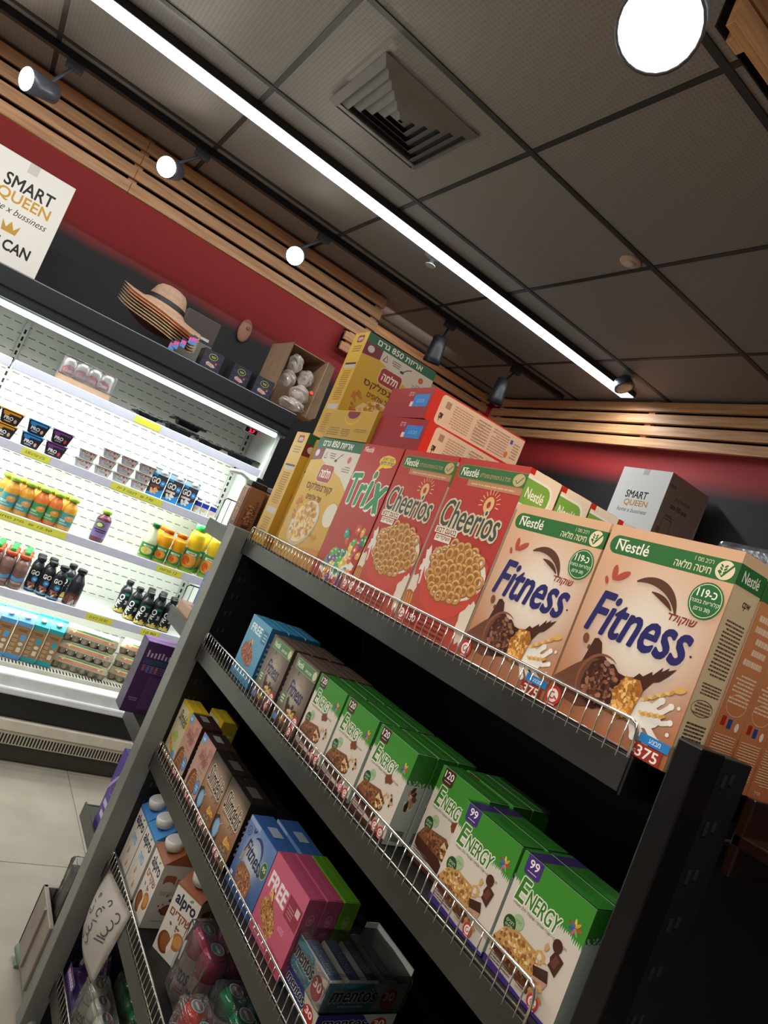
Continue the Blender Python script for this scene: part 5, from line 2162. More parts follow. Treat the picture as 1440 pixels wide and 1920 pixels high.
fa.text('QUEEN', 27, 36, 48, 11, 'b98a2c', .02)
fa.text('home x bussiness', 18, 26, 62, 7, '2c2824', 0, .3)
o = sq_box('shipping_carton', 'white carton high against the red wall', .298, .33, .32, fa, sa, 'b8a498')
o.location = (2.75, 2.463, 2.204)
o.rotation_euler = (0, 0, -math.pi / 2)
t = empty('carton_riser', (2.88, 2.33, 2.0))
obj('board', boxes_me([(-.16, -.2, .18, .20, .15, .2035), (-.15, -.19, .0015, -.13, .14, .18), (.17, -.19, .0015, .19, .14, .18)], .002), RACKD, t)
tag(t, 'low black stand under the white carton by the red wall', 'stand')
bm = bmesh.new()
add_box(bm, -.12, -.16, 0, .12, .16, .19, .02)
o = obj('clear_pack', from_bm(bm), mat('silver_wrap', '8a9094', .15, .5, noise=.5, scale=30, bump=.8), None, (2.66, 1.52, 2.006))
obj('blue_label', paint(box_me(-.1205, .08, .06, -.1200, .15, .13), '3f7fae'), None, o)
tag(o, 'shiny clear wrapped pack at the right edge behind the cereal box', 'pack')

# ------------------------------------------------------------------ the shelving rack
LIPX, NY, FY = .75, .497, 1.873
DZ = (1.497, 1.170, .842, .516, .165)
rk = empty('shelving_rack', (.95, 1.2, 0))
rp = -Vector(rk.location)
wire_me = tube([(0, 0, -.012), (0, 0, .036)], .0011, 6)
for k, z in enumerate(DZ):
    s = obj('shelf', boxes_me([(LIPX, NY, z - .016, 1.19, FY, z)], .001), RACKD, rk, rp)
    bm = bmesh.new()
    add_box(bm, LIPX - .003, NY + .002, z - .045, LIPX + .002, FY - .002, z - .002, .001)
    obj('shelf_lip', from_bm(bm), RACK, s)
    obj('end_bracket', box_me(LIPX - .003, NY - .003, z - .047, LIPX + .30, NY, z - .001), RACKD, s)
    obj('end_bracket', box_me(LIPX - .003, FY, z - .047, LIPX + .30, FY + .003, z - .001), RACKD, s)
    g = obj('wire_guard', tube([(LIPX - .001, NY + .006, z - .004), (LIPX - .001, NY + .006, z + .028), (LIPX - .001, NY + .010, z + .036), (LIPX - .001, NY + .018, z + .039)] +
                               [(LIPX - .001, NY + .018 + q * (FY - NY - .03) / 6, z + .039) for q in range(1, 7)] +
                               [(LIPX - .001, FY - .006, z + .034), (LIPX - .001, FY - .004, z - .004)], .0026), CHROME, s)
    obj('lower_wire', tube([(LIPX - .001, NY + .006, z + .003), (LIPX - .001, FY - .004, z + .003)], .0012, 6), CHROME, g)
    for q in range(1, 66):
        obj('wire', wire_me, CHROME, g, (LIPX - .0022, NY + q * .0209, z + .003))
obj('back_panel', box_me(1.20, NY - .02, .02, 1.225, FY + .06, 1.47), RACKD, rk, rp)
# far post and near post with their slotted faces
obj('post', box_me(.705, 1.885, .01, .760, 1.945, 1.515, .002), mat('post_grey', '7a7a74', .4, .2, noise=.15, scale=9), rk, rp)
obj('end_frame', box_me(.760, 1.89, .02, 1.20, 1.94, 1.50), RACKD, rk, rp)
obj('post', box_me(.755, .426, .01, .806, .457, 1.542, .0025), mat('near_post_black', '0d0c0b', .32, .2, noise=.25, scale=14), rk, rp)
obj('end_frame', box_me(.877, .436, .01, 1.22, .456, 1.44), mat('end_black', '0c0a09', .5, noise=.2), rk, rp)
obj('post', box_me(.806, .431, .01, .877, .456, 1.54, .002), RACKD, rk, rp)
slm = mat('slot_metal', '3c3d3c', .35, .5)
for y, x, n0, st, zz in ((1.8885, .790, 26, .053, 1.43), (.4308, .835, 25, .058, 1.515)):
    for q in range(n0):
        u = obj('slot', boxes_me([(x - .011, y - .0008, zz - q * st - .010, x - .005, y, zz - q * st + .006), (x + .004, y - .0008, zz - q * st - .004, x + .010, y, zz - q * st + .008)]), slm, rk, rp)
# end shelf seen edge-on at the near end (reflected brown sheen put into its base colour) and its bright wire
o = obj('end_shelf', boxes_me([(.885, .28, 1.445, 1.24, .430, 1.46), (.885, .418, 1.41, 1.24, .430, 1.505)], .002), mat('end_shelf_gloss', '2c1812', .18, .2, noise=.2), rk, rp)
obj('wire', tube([(.93, .38, 1.395), (1.24, .38, 1.395)], .0022), CHROME, o)
obj('plinth', box_me(.80, NY + .02, .004, 1.18, FY - .02, .118, .002), RACKD, rk, rp)
tag(rk, 'black steel shop rack with five shelves and chrome wire guards', 'rack')

# the rack's far end shelves
ek = empty('end_rack', (.95, 2.05, 0))
ep = -Vector(ek.location)
for z in (1.497, 1.195, .855, .525):
    s = obj('shelf', boxes_me([(.722, 1.95, z - .012, 1.20, 2.165, z - .004)], .001), RACK, ek, ep)
    obj('side_bracket', boxes_me([(.717, 1.95, z - .045, .722, 2.165, z + .004)], .001), RACK, s)
    obj('front_lip', boxes_me([(.717, 2.160, z - .045, 1.20, 2.166, z - .002)], .001), RACK, s)
    if z > 1:
        g = obj('wire_guard', tube([(.735, 2.15, z - .004), (.735, 2.15, z + .075), (.742, 2.15, z + .082), (1.19, 2.15, z + .082)], .0022), mat('guard_wire', '4a4a48', .3, .8), s)
        for q in range(12):
            obj('wire', tube([(.755 + q * .035, 2.15, z - .003), (.755 + q * .035, 2.15, z + .082)], .0011, 6), mat('guard_wire'), g)
b = obj('base_tray', boxes_me([(.71, 1.95, .14, 1.2, 2.15, .165), (.697, 1.95, .075, .712, 2.155, .262), (.697, 2.140, .075, 1.2, 2.155, .262)], .003), mat('base_grey', '8a8074', .45, .2, noise=.15), ek, ep)
obj('tray_rib', box_me(.690, 2.03, .085, .697, 2.045, .262, .001), mat('base_grey'), b)
obj('divider', box_me(.72, 2.098, .165, 1.15, 2.104, .285, .001), RACK, b)
obj('tray_foot', boxes_me([(.76, 1.96, .001, .80, 2.13, .14), (1.1, 1.96, .001, 1.14, 2.13, .14)]), RACKD, b)
tag(ek, 'narrow end shelves with thin side brackets at the far end of the rack', 'rack')
o = obj('floor_bumper', tube([(.722, 2.20, .026), (.722, 2.19, .026), (.735, 2.1, .026), (.738, 1.80, .026)], .016, 12), mat('guard_green', '6a7a6a', .5, noise=.15), None)
obj('foot', box_me(.722, 1.9, .0005, .752, 1.93, .012, .002), mat('guard_green'), o)
obj('foot', box_me(.710, 2.14, .0005, .742, 2.17, .012, .002), mat('guard_green'), o)
tag(o, 'grey-green rubber tube bumper lying along the foot of the rack', 'bumper')

# products on the end rack
a = Art(60, 160)
a.field(lambda x, y: mixc('7a5038', '8f664c', y / 160), 2, 4)
a.bits(30, 60, 20, 50, 80, 3, ['5a3424', 'a87a58', 'b98c64', '6e4630'], 5)
a.dashes(40, 20, 52, 130, 14, '3a221a', 4)
a.rect(20, 10, 46, 26, '4a2a22')
for i, (x, y, lab) in enumerate(((.742, 1.985, 'brown granola jar with black lid, left one on the end shelf'), (.812, 1.985, 'brown granola jar with black lid, right one on the end shelf'), (.79, 2.07, 'granola jar standing in the back of the end shelf'))):
    if i == 0:
        pr = obj('granola_jar', paint(box_me(-.030, -.030, 0, .030, .030, .148, .008), '8a6248'))
        obj('lid', box_me(-.026, -.026, .148, .026, .026, .166, .004), BLACKP, pr)
        obj('label', a.mesh(.05, .125), None, pr, (-.025, -.0302, .01))
        a2 = obj('side_label', a.mesh(.05, .125), None, pr, (-.0302, .025, .01), (0, 0, -math.pi / 2))
        o = pr
    else:
        o = copy_tree(pr)
    put(o, x + .016, y + .012, 1.4945, 0)
    tag(o, lab, 'jar', 'granola jars on the end shelf')
a = art_plain('3f4fa0', 60, 110, 3, '7f8fd0', 6)
o = carton('blue_box', 'blue and violet snack box behind a wire guard on the end shelf', 'box', None, .17, .07, .15, art_plain('3d3a70', 90, 80, 5, '6a6aa8', 5), None, None, '3a3f80', 'b08a70', art_plain('5a62a8', 40, 80, 6, '8a90d0', 5))
o.location = (.765, 2.055, 1.193)
o = carton('cardboard_tray', 'tan card base under the blue box on the end shelf', 'tray', None, .04, .13, .035, None, None, None, 'b08a72')
o.location = (.724, 2.00, 1.193)
# purple boxes
a = Art(100, 210)
a.field(lambda x, y: mixc('3f2a4e', '4a3058', y / 210), 2, 4)
for k in range(8):
    a.rect(10 + k * 10, 166, 15 + k * 10, 186 - (k * 7 % 9), 'c0a8c0')
a.rect(6, 146, 92, 160, '3a4a66')
a.dashes(10, 120, 90, 144, 4, '7a6080', 3)
for k, c in enumerate(('a04a5c', '4a6aa8', '8a5a9a', 'a06a6a')):
    a.rect(10 + 12 * k, 124, 16 + 12 * k, 142, c)
a.rect(38, 14, 92, 112, '563a62')
a.dashes(8, 34, 32, 46, 2, '8a6a98', 3, 0.9)
s_ = art_plain('39244a', 40, 210, 4, '5a3f6a', 10)
o = carton('hair_care_box', 'large dark violet boxed set on the end shelf, tall pale print near its top', 'box', None, .115, .07, .225, a, s_, None, '3a2548', '9a6ac0')
o.location = (.672, 2.085, .8605)
a = Art(70, 230)
a.field(lambda x, y: mixc('3f2c7a', '52408f', y / 230), 2, 4)
a.poly([(0, 120), (70, 190), (70, 182), (0, 104)], 'b09ac8')
a.arc(36, 130, 20, 26, 2, 0, 360, '8a78b8', n=20)
a.dashes(14, 30, 54, 90, 2, 'cfc0e0', 3, 0.9)
o = carton('soap_box', 'tall narrow violet box with a pale swirl on the lower end shelf', 'box', None, .075, .085, .235, a, art_plain('2f2450', 60, 230, 4, '8a80a8', 8), None, '3a2a70', '5a6ab0')
face_x(o, .730, 2.065, .523)
# dark wrapped pack in the base tray
a = Art(100, 130)
a.rect(0, 0, 100, 130, '22263c')
for k in range(4):
    a.ell(30 + 30 * (k % 2), 24 + 28 * k, 10, 10, ('4a5a9a', '8a6a5a', '3a4a7a', '5a78b0')[k])
    a.ell(30 + 30 * (k % 2), 24 + 28 * k, 5, 5, '22263c')
o = carton('wrapped_pack', 'navy boxed pack in wrinkled clear film in the base tray', 'pack', None, .095, .12, .21, a, a, None, '20243a', '20243a')
face_x(o, .728, 2.078, .167)
bm = bmesh.new()
add_box(bm, -.008, -.008, .004, .103, .128, .235, .012)
bmesh.ops.subdivide_edges(bm, edges=list(bm.edges), cuts=2, use_grid_fill=True)
r_ = random.Random(5)
for v in bm.verts:
    v.co += Vector((r_.uniform(-.004, .004), r_.uniform(-.004, .004), r_.uniform(.0, .006)))
f = obj('clear_wrap', from_bm(bm), film_mat(), o)

# ------------------------------------------------------------------ top shelf: cereal boxes
zt = DZ[0] + .001
AF, AFS, AFS2 = art_fitness(), art_fitness_side(0), art_fitness_side(1)
GF = 'chocolate flake cereal boxes'
fa1 = carton('cereal_box', 'nearest brown flake cereal box at the right end of the top shelf', 'cereal box', GF, .195, .060, .270, AF, AFS, None, 'b98a62', 'c9a078')
face_x(fa1, .756, .6555, zt)
fb1 = copy_tree(fa1)
fb1['label'] = 'brown flake cereal box beside the red boxes, left one of the front pair'
face_x(fb1, .756, .8545, zt)
fa2 = carton('cereal_box', 'brown cereal box directly behind the nearest brown flake box', 'cereal box', GF, .195, .060, .268, AF, AFS2, None, 'b0693f', 'c08a5c')
face_x(fa2, .819, .6545, zt)
for k, lab in ((1, 'third brown cereal box back from the shelf edge at the right end'), (2, 'fourth brown cereal box back from the shelf edge at the right end'), (3, 'fifth brown cereal box back, deepest at the right end')):
    o = copy_tree(fa2)
    o['label'] = lab
    face_x(o, .819 + .0625 * k, .6545, zt)
o = copy_tree(fb1)
o['label'] = 'brown cereal box hidden behind the left brown flake box'
face_x(o, .819, .8545, zt)
AC, ACS = art_cheerios(), art_cheerios_side()
GC = 'red oat-ring cereal boxes'
ch = carton('cereal_box', 'red oat-ring cereal box next to the brown flake boxes', 'cereal box', GC, .195, .078, .335, AC, ACS, None, 'a8342c', 'e39a48')
face_x(ch, .756, 1.0555, zt)
o = copy_tree(ch)
o['label'] = 'red oat-ring cereal box between the fruit-shape cereal box and the other oat-ring box'
face_x(o, .756, 1.2575, zt)
for k, lab in ((1, 'cereal box right behind the nearer oat-ring box, green and orange side showing'), (2, 'third box back from the nearer oat-ring box'), (3, 'fourth box back from the nearer oat-ring box')):
    o = copy_tree(ch)
    o['label'] = lab
    face_x(o, .756 + .0815 * k, 1.0545, zt)
o = carton('cereal_box', 'red cereal box with green lettering and fruit shapes', 'cereal box', None, .180, .078, .335, art_trix(), art_plain('9c2c28', 40, 188, 3, 'd8a898', 14), None, 'a0302a')
face_x(o, .756, 1.4435, zt)
AK, AKN, AKE = art_corn(), art_corn_narrow(), art_corn_end()
GK = 'yellow cornflakes boxes'
o = carton('cereal_box', 'yellow cornflakes box facing out between the fruit-shape cereal box and the yellow box ends', 'cereal box', GK, .255, .085, .335, AK, AKN, None, 'c49a3a', 'b98f34')
face_x(o, .757, 1.7010, zt)
ck = carton('cereal_box', 'yellow cornflakes box at the far end of the shelf showing its narrow side', 'cereal box', GK, .090, .255, .343, AKN, AK, None, 'b08434', 'b98f34')
face_x(ck, .760, 1.8735, zt)
o = copy_tree(ck)
o['label'] = 'narrow-side yellow box squeezed between the far box and the one facing out'
o.scale = (.84, 1, .975)
face_x(o, .785, 1.7820, zt)
cu = copy_tree(ck)
cu['label'] = 'yellow 850 gram cornflakes box standing high on top of the others'
face_x(cu, .800, 1.8560, zt + .3465)
cu.scale = (1, 1, .975)
# flat-lying boxes on top
o = carton('cereal_box', 'yellow cornflakes box lying flat with its top end outwards', 'cereal box', GK, .250, .33, .080, AKE, art_plain('a8822e', 130, 32, 4, 'c8a850', 4), None, 'b48c34')
face_x(o, .757, 1.6955, zt + .3375)
AR, ARS = art_red_end(), art_red_side()
r1 = carton('cereal_box', 'lower of the two red cereal boxes lying flat on the row', 'cereal box', 'red boxes lying flat', .200, .28, .074, AR, ARS, None, '98282a', 'b03a30')
face_x(r1, .766, 1.4395, zt + .3380, .02)
o = copy_tree(r1)
o['label'] = 'upper of the two red cereal boxes lying flat on the row'
face_x(o, .775, 1.4600, zt + .4140, -.04)

# ------------------------------------------------------------------ second shelf: bar boxes
z2 = DZ[1] + .001


def row(proto, x, y, n, pitch, lab, sx=1.0):
    for k in range(n):
        o = copy_tree(proto)
        o['label'] = lab if n == 1 else '%s, %s one' % (lab, ('nearer', 'deeper')[k])
        face_x(o, x + pitch * (k + 1), y, z2)


o = carton('snack_bar_box', 'light blue bar box at the far end of the second shelf', 'snack box', None, .132, .045, .160, art_free('5a9ab8', '4585a8', False), art_plain('2f6484', 40, 120, 3), None, '3f7f9f', '3f86a8')
face_x(o, .766, 1.6640, z2)
row(o, .766, 1.6640, 2, .050, 'light blue bar box hidden behind the front blue one')
fd = carton('snack_bar_box', 'dark brown bar box next to the light blue box', 'snack box', 'dark brown bar boxes', .121, .045, .155, art_fit_dark(), art_plain('4a3a32', 40, 128, 3), None, '4a3a32', '5c4c42')
face_x(fd, .766, 1.5060, z2)
row(fd, .766, 1.5060, 2, .050, 'dark bar box in the line behind the far dark brown bar box')
o = copy_tree(fd)
o['label'] = 'dark brown bar box next to the green bar boxes'
face_x(o, .766, 1.3680, z2)
row(fd, .766, 1.3680, 2, .050, 'dark bar box in the line behind the near dark brown bar box')
e1 = carton('snack_bar_box', 'farthest green bar box numbered 120, beside the dark brown bar box', 'snack box', 'green bar boxes', .119, .042, .155, art_energy('120'), art_energy_side(), None, '8fa08a', '2d6b25')
face_x(e1, .766, 1.2380, z2)
row(e1, .766, 1.2380, 2, .046, 'green bar box behind the farthest green 120 box')
for y, lab, bl in ((1.1115, 'second green bar box numbered 120 from the far end', 'green bar box behind the second green 120 box'), (.9835, 'third green bar box numbered 120, its side with falling chocolate visible', 'green bar box behind the third green 120 box')):
    o = copy_tree(e1)
    o['label'] = lab
    face_x(o, .766, y, z2)
    row(e1, .766, y, 2, .046, bl)
o = copy_tree(e1)
o['label'] = 'green bar box numbered 120 set back from the edge, partly hidden by a 99 box'
face_x(o, .806, .8420, z2)
row(e1, .812, .8420, 2, .046, 'green bar box behind the set-back green bar box')
e9 = carton('snack_bar_box', 'green bar box numbered 99 with purple corner, left of the pair', 'snack box', 'green bar boxes', .122, .044, .149, art_energy('99'), art_e99_side(), art_green_top(), '8fa08a', '2d6b25')
face_x(e9, .766, .7290, z2)
row(e9, .766, .7290, 1, .050, 'green 99 box behind the left one of the pair')
o = copy_tree(e9)
o['label'] = 'nearest green bar box numbered 99 at the right end of the second shelf'
face_x(o, .766, .6020, z2)
row(e9, .766, .6020, 1, .050, 'green 99 box behind the nearest one')

# ------------------------------------------------------------------ third shelf
z3s = DZ[2] + .001
sy = carton('biscuit_box', 'yellow-topped pale slim biscuit box at the far end of the third shelf', 'biscuit box', 'slim biscuit boxes', .098, .05, .160, art_slim('yellow'), art_plain('b09a2c', 40, 160, 3), None, 'b09428', 'c2a42e')
face_x(sy, .771, 1.8855, z3s)
o = copy_tree(sy)
o['label'] = 'yellow biscuit box standing behind the pale slim biscuit box'
face_x(o, .850, 1.86, z3s, .05)
sp = carton('biscuit_box', 'pink-brown slim biscuit box beside the yellow-topped one', 'biscuit box', 'slim biscuit boxes', .102, .06, .157, art_slim('pink'), art_plain('3a2420', 40, 150, 3), None, '3a2622', '2e201c')
obj('top_label', paint(box_me(.02, .015, .1585, .06, .035, .159), '7a7672'), None, sp)
face_x(sp, .771, 1.7950, z3s)
o = copy_tree(sp)
o['label'] = 'pink-brown slim biscuit box beside the dark pair'
face_x(o, .771, 1.6680, z3s)
sd = carton('biscuit_box', 'dark-topped slim biscuit box, left of the dark pair', 'biscuit box', 'slim biscuit boxes', .127, .06, .155, art_slim('dark'), art_plain('1c1814', 40, 110, 3), None, '1f1a17', '1b1714')
obj('top_swirl', paint(box_me(.05, .015, .1565, .10, .04, .1570), '4a4440'), None, sd)
face_x(sd, .771, 1.5640, z3s)
o = copy_tree(sd)
o['label'] = 'dark-topped slim biscuit box, right of the dark pair next to the blue box'
face_x(o, .771, 1.4340, z3s)
bf = carton('cereal_bar_box', 'blue bar box in front of its twin', 'snack box', 'blue bar boxes', .142, .052, .145, art_fit_blue(), art_plain('3a5480', 40, 103, 3), None, '3f5c8c', '2f4f80')
obj('top_logo', paint(box_me(.05, .015, .1465, .09, .038, .147), '8a92a0'), None, bf)
face_x(bf, .771, 1.2840, z3s)
o = copy_tree(bf)
o['label'] = 'second blue bar box standing behind the first'
face_x(o, .832, 1.2800, z3s)
pf = carton('cereal_bar_box', 'pink bar box at the front beside the blue box', 'snack box', 'bar boxes', .150, .036, .150, art_free('c05a74', 'b85068', True), art_free_side('8a4058'), None, 'a04a60', '98405a')
face_x(pf, .771, 1.1395, z3s)
o = copy_tree(pf)
o['label'] = 'pink bar box in the middle between the front pink one and the green one'
face_x(o, .810, 1.1395, z3s)
o = carton('cereal_bar_box', 'bright green bar box behind the two pink ones', 'snack box', 'bar boxes', .150, .036, .150, None, art_free_side('4f7a1c'), None, '5a8a1c', '4a781c')
face_x(o, .849, 1.1395, z3s)


# gum display trays
def gum_tray(label, x, y, z, wy, dx, h, col, wall, bk=1.5):
    t = empty('gum_display_tray', (x, y, z))
    t.rotation_euler = (0, 0, -math.pi / 2)
    w, d = wy, dx
    th = .0015
    m = paint(boxes_me([(0, 0, 0, w, d, th), (0, 0, 0, w, th, h), (0, 0, 0, th, d, h), (w - th, 0, 0, w, d, h * .9), (0, d - th, 0, w, d, h * bk), (0, d - .03, h * .9, th, d, h * bk)]), wall)
    obj('tray', m, None, t)
    for W_, rot, loc, k in ((w, 0, (0, 0, 0), 0), (d, math.pi / 2, (w, 0, 0), 1)):
        a = Art(100 * W_ / .125, 40)
        a.rect(0, 0, a.w, 40, 'c0b8a4' if k == 0 else 'a8b0a8')
        a.poly([(0, 0), (0, 40), (a.w * .55, 40), (a.w * .68, 20), (a.w * .6, 0)], col)
        a.text('mentos', a.w * .08, 14, a.w * .56, 16, '1c1f3c', .03, .15, 0, 1.0, 'd8d4c4')
        a.ell(a.w * .80, 18, 14, 15, 'b03428')
        a.text('30', a.w * .80 - 9, 16, 18, 11, 'ece0d4', .03)
        a.dashes(a.w * .14, 6, a.w * .5, 11, 1, '9fc0c8', 3)
        obj('front_print' if k == 0 else 'side_print', a.mesh(W_, h), None, t, loc, (0, 0, rot))
    return tag(t, label, 'display tray', 'gum display trays')


g1 = gum_tray('lower gum display tray under the teal one, blue front', .785, .996, z3s, .125, .165, .034, '2c3068', '8a8f94', 1.0)
g2 = gum_tray('teal and white gum tray in clear film on the third shelf', .783, .998, z3s + .0365, .125, .170, .050, '3a8494', 'b0b4ac')
bm = bmesh.new()
add_box(bm, -.006, -.006, -.0, .131, .178, .062, .008)
bmesh.ops.subdivide_edges(bm, edges=list(bm.edges), cuts=3, use_grid_fill=True)
r_ = random.Random(2)
for v in bm.verts:
    v.co += Vector((r_.uniform(-.003, .001), r_.uniform(-.003, .001), r_.uniform(0, .004) if v.co.z > .02 else 0))
obj('clear_film', from_bm(bm), film_mat(), g2)
bm = bmesh.new()
add_box(bm, 0, 0, 0, .105, .033, .042, .006)
gm = from_bm(bm)
ga = Art(105, 33)
ga.rect(4, 4, 101, 29, '2a4468')
ga.text('mentos', 22, 10, 62, 12, '14203c', .03, .2, 0, .8, '8aa0c0')
gpm = ga.mesh(.105, .033)
for k, lab in enumerate(('gum pack in the teal tray nearest the shelf edge', 'gum pack in the teal tray, second from the shelf edge', 'gum pack in the teal tray, third from the shelf edge', 'gum pack in the teal tray, deepest one')):
    o = obj('gum_pack', gm, mat('gum_white', 'b8b8ac', .3, noise=.05), None, (.783 + .006 + .039 * k, .998 - .010, z3s + .0365 + .003), (0, 0, -math.pi / 2))
    q = obj('label', gpm, None, o, (0, 0, .0422), (-math.pi / 2, 0, 0))
    tag(o, lab, 'gum', 'gum packs in the teal tray')
o = None

# ------------------------------------------------------------------ fourth shelf: drink cartons and jar packs
z4s = DZ[3] + .001
ab = gable('drink_carton', 'far blue soya drink carton at the end of the fourth shelf', 'carton', 'blue soya cartons', .090, .09, .205, art_alpro('blue'), art_alpro_side('blue'), '3f7fb8', 'd0ccc4', False, 'b4aea4')
flat_cap(ab)
put(ab, .826, 1.842, z4s, -math.pi / 2)
again(ab, 'near blue soya drink carton next to the almond carton', .826, 1.747, z4s, -math.pi / 2)
aa = gable('drink_carton', 'brown-topped almond drink carton in the middle of the fourth shelf', 'carton', 'almond drink cartons', .090, .09, .205, art_alpro('almond'), art_alpro_side('almond'), '8a5030', 'd0ccc4', False, 'b4aea4')
flat_cap(aa)
put(aa, .826, 1.640, z4s, -math.pi / 2)
again(aa, 'almond drink carton turned askew, nearest the jar packs', .862, 1.508, z4s, -math.pi / 2 + .42)
again(aa, 'almond drink carton standing behind the middle one', .925, 1.645, z4s, -math.pi / 2)


def jar_pack(label, x, y, z, nx, ny, capc, bodyc, h, ry=0.0, rx=0.0, s=.066):
    root = empty('gum_jar_pack', (x, y, z))
    root.rotation_euler = (rx, ry, 0)
    r = s / 2 - .001
    bmt = plastic('jar_' + bodyc, bodyc, .25)
    cmt = plastic('jarcap_' + capc, capc, .18)
    bme = smooth(lathe([(r * .85, 0), (r * .95, .006), (r * .95, h * .62), (r * .9, h * .68)], 22))
    cme_ = smooth(lathe([(r * .96, h * .64), (r, h * .70), (r * .99, h * .84), (r * .88, h * .93), (r * .62, h * .985), (r * .3, h)], 22))
    a = Art(100, 60)
    lab_field(a, bodyc)
    a.text('mentos', 16, 24, 68, 22, '2c3468', .02, .15)
    a.dashes(20, 8, 80, 18, 2, 'a05a6a', 3)
    lme = wrap_art(a, r * .95, h * .5)
    a = Art(100, 70)
    a.ell(50, 35, 48, 33, 'c8ccc0')
    a.ell(50, 35, 44, 29, '6a7a74')
    a.poly([(14, 44), (82, 60), (86, 52), (12, 30)], 'b8484c')
    a.text('mentos', 22, 28, 56, 14, 'd8dcd4', .03, .2)
    sme = a.mesh(r * 1.35, r * 1.0)
    for i in range(nx):
        for j in range(ny):
            jr = obj('jar', bme, bmt, root, ((i - (nx - 1) / 2) * s, (j - (ny - 1) / 2) * s, 0))
            obj('cap', cme_, cmt, jr)
            obj('label', lme, None, jr, (0, 0, h * .08), (0, 0, -math.pi / 2))
            obj('cap_sticker', sme, None, jr, (-r * .5, r * .67, h + .0007), (-math.pi / 2, 0, -math.pi / 2))
    bm = bmesh.new()
    X, Y = nx * s / 2 + .003, ny * s / 2 + .003
    add_box(bm, -X, -Y, .002, X, Y, h + .006, .012)
    bmesh.ops.subdivide_edges(bm, edges=list(bm.edges), cuts=2, use_grid_fill=True)
    rr = random.Random(int(x * 999))
    for v in bm.verts:
        if v.co.z > .01:
            v.co += Vector((rr.uniform(-.004, .004), rr.uniform(-.004, .004), rr.uniform(-.003, .002)))
    obj('shrink_film', from_bm(bm), film_mat(), root)
    return tag(root, label, 'gum pack', 'shrink-wrapped gum jar packs')


jar_pack('shrink-wrapped pack of pink-capped gum jars behind the others', .866, 1.335, z4s, 2, 2, 'b02c58', 'b09a98', .158)
jar_pack('shrink-wrapped pack of red-capped gum jars at the shelf edge', .793, 1.168, z4s, 1, 3, 'c03a30', 'a85a54', .092, s=.058)
jar_pack('shrink-wrapped pack of green-capped gum jars on the fourth shelf', .897, 1.188, z4s, 2, 2, '0f7a48', 'a8b49c', .128)
# bottom shelf
z5s = DZ[4] + .001
jar_pack('wrapped pack of white gum jars on the bottom shelf', .793, 1.615, z5s, 1, 4, 'b4b0a4', 'a8a498', .125, s=.056)
jar_pack('wrapped pack of green-capped gum jars on the bottom shelf', .868, 1.632, z5s, 1, 3, '0f7a48', 'a8b49c', .148, s=.056)
pk = obj('gum_bag', crumple(41, .050, .062, .088), mat('violet_wrap', '46305c', .2, noise=.3, scale=18, bump=.5, coat=.5), None, (.825, 1.808, z5s + .128))
a = Art(100, 40)
a.rect(0, 0, 100, 40, '4a3566')
a.text('mentos', 10, 10, 80, 20, 'c8c0d4', .02, .15)
a.rect(30, 32, 70, 37, '9a3a44')
obj('label', a.mesh(.09, .035), None, pk, (-.0665, .045, -.09), (0, 0, -math.pi / 2))
obj('base_card', paint(box_me(-.058, -.07, -.128, .058, .07, -.09, .004), '4a3566'), None, pk)
tag(pk, 'violet bag in crinkled film at the far end of the bottom shelf', 'gum bag')
wp = crumple(17, .05, .05, .05)
o = obj('white_bundle', wp, mat('white_wrap', 'a49e92', .25, noise=.2, scale=25, bump=.5), None, (.80, 1.745 - .01, z5s + .055))
o.location = (.965, 1.76, z5s + .063)
obj('tie', smooth(lathe([(.012, 0), (.010, .012), (.014, .018)], 10)), mat('white_wrap'), o, (0, 0, .048))
tag(o, 'small crinkled white bundle behind the violet bag', 'bundle')

# ------------------------------------------------------------------ handwritten paper sheet on the wire guard
bm = bmesh.new()
N = 12
P00, P10, P11, P01 = Vector((.742, 1.835, .350)), Vector((.740, 1.625, .346)), Vector((.7465, 1.590, .553)), Vector((.744, 1.828, .520))


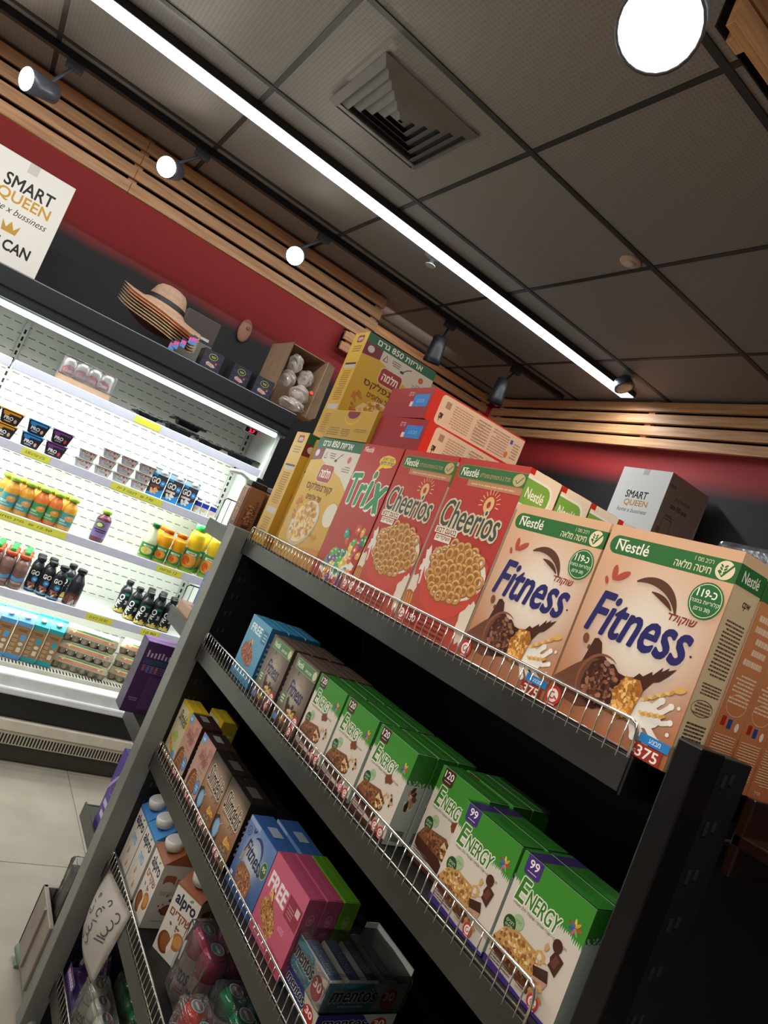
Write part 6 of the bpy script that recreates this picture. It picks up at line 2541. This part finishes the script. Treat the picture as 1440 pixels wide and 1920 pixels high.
def sheet(u, v):
    p = P00 * (1 - u) * (1 - v) + P10 * u * (1 - v) + P11 * u * v + P01 * (1 - u) * v
    b = math.sin(math.pi * u) * math.sin(math.pi * v)
    return p + Vector((-.022 * b - .012 * (1 - v) * math.sin(math.pi * u), .018 * math.sin(math.pi * v) * (1 - u), 0))


gr = [[bm.verts.new(sheet(i / N, j / N)) for j in range(N + 1)] for i in range(N + 1)]
for i in range(N):
    for j in range(N):
        bm.faces.new((gr[i][j], gr[i + 1][j], gr[i + 1][j + 1], gr[i][j + 1]))
bmesh.ops.solidify(bm, geom=list(bm.faces), thickness=.0004)
pap = obj('paper_note', from_bm(bm, smooth=True), mat('white_paper', 'ded6cc', .8, noise=.04, scale=10))
a = Art(100, 100)


def curl(cx, cy, r, a0, a1, sx=1.0, n=9):
    return [(cx + r * sx * math.cos(math.radians(a0 + (a1 - a0) * k / n)), cy + r * math.sin(math.radians(a0 + (a1 - a0) * k / n))) for k in range(n + 1)]


INK = '3a3a44'
for st in (curl(82, 80, 6, 160, -60), curl(80, 68, 6, 120, -90), curl(78, 58, 6, 100, -120), [(86, 52), (72, 46)], [(86, 47), (70, 40)],
           curl(56, 82, 4, 200, -40), [(56, 74), (50, 72)], curl(52, 64, 5, 40, 330), [(60, 56), (50, 50), (56, 46)], curl(52, 42, 5, 90, -150), curl(50, 34, 5, 120, -120), curl(54, 26, 5, 150, -60), [(58, 22), (50, 18)],
           curl(28, 72, 3, 0, 300), [(30, 62), (22, 60)], curl(30, 52, 6, 70, -90), [(24, 46), (30, 48)],
           curl(28, 24, 14, 40, -110), curl(22, 12, 5, 180, -120), [(30, 14), (10, 6), (14, 2)]):
    a.stroke(st, 1.7, INK)
V = []
for p in a.v:
    q = sheet(min(max(p[0] / 100, 0.02), .98), min(max(p[1] / 100, .02), .98))
    V.append((q.x - .0012, q.y - .0003, q.z))
me = bpy.data.meshes.new('ink')
me.from_pydata(V, [], a.f)
at = me.color_attributes.new('Col', 'FLOAT_COLOR', 'POINT')
at.data.foreach_set('color', [q for c in a.c for q in (c[0], c[1], c[2], 1.0)])
me.materials.append(PRN)
obj('handwriting', me, None, pap)
tag(pap, 'white handwritten paper hanging from the wire guard of the fourth shelf', 'note')

# objects are shaded flat or smooth as built; nothing is rendered from here
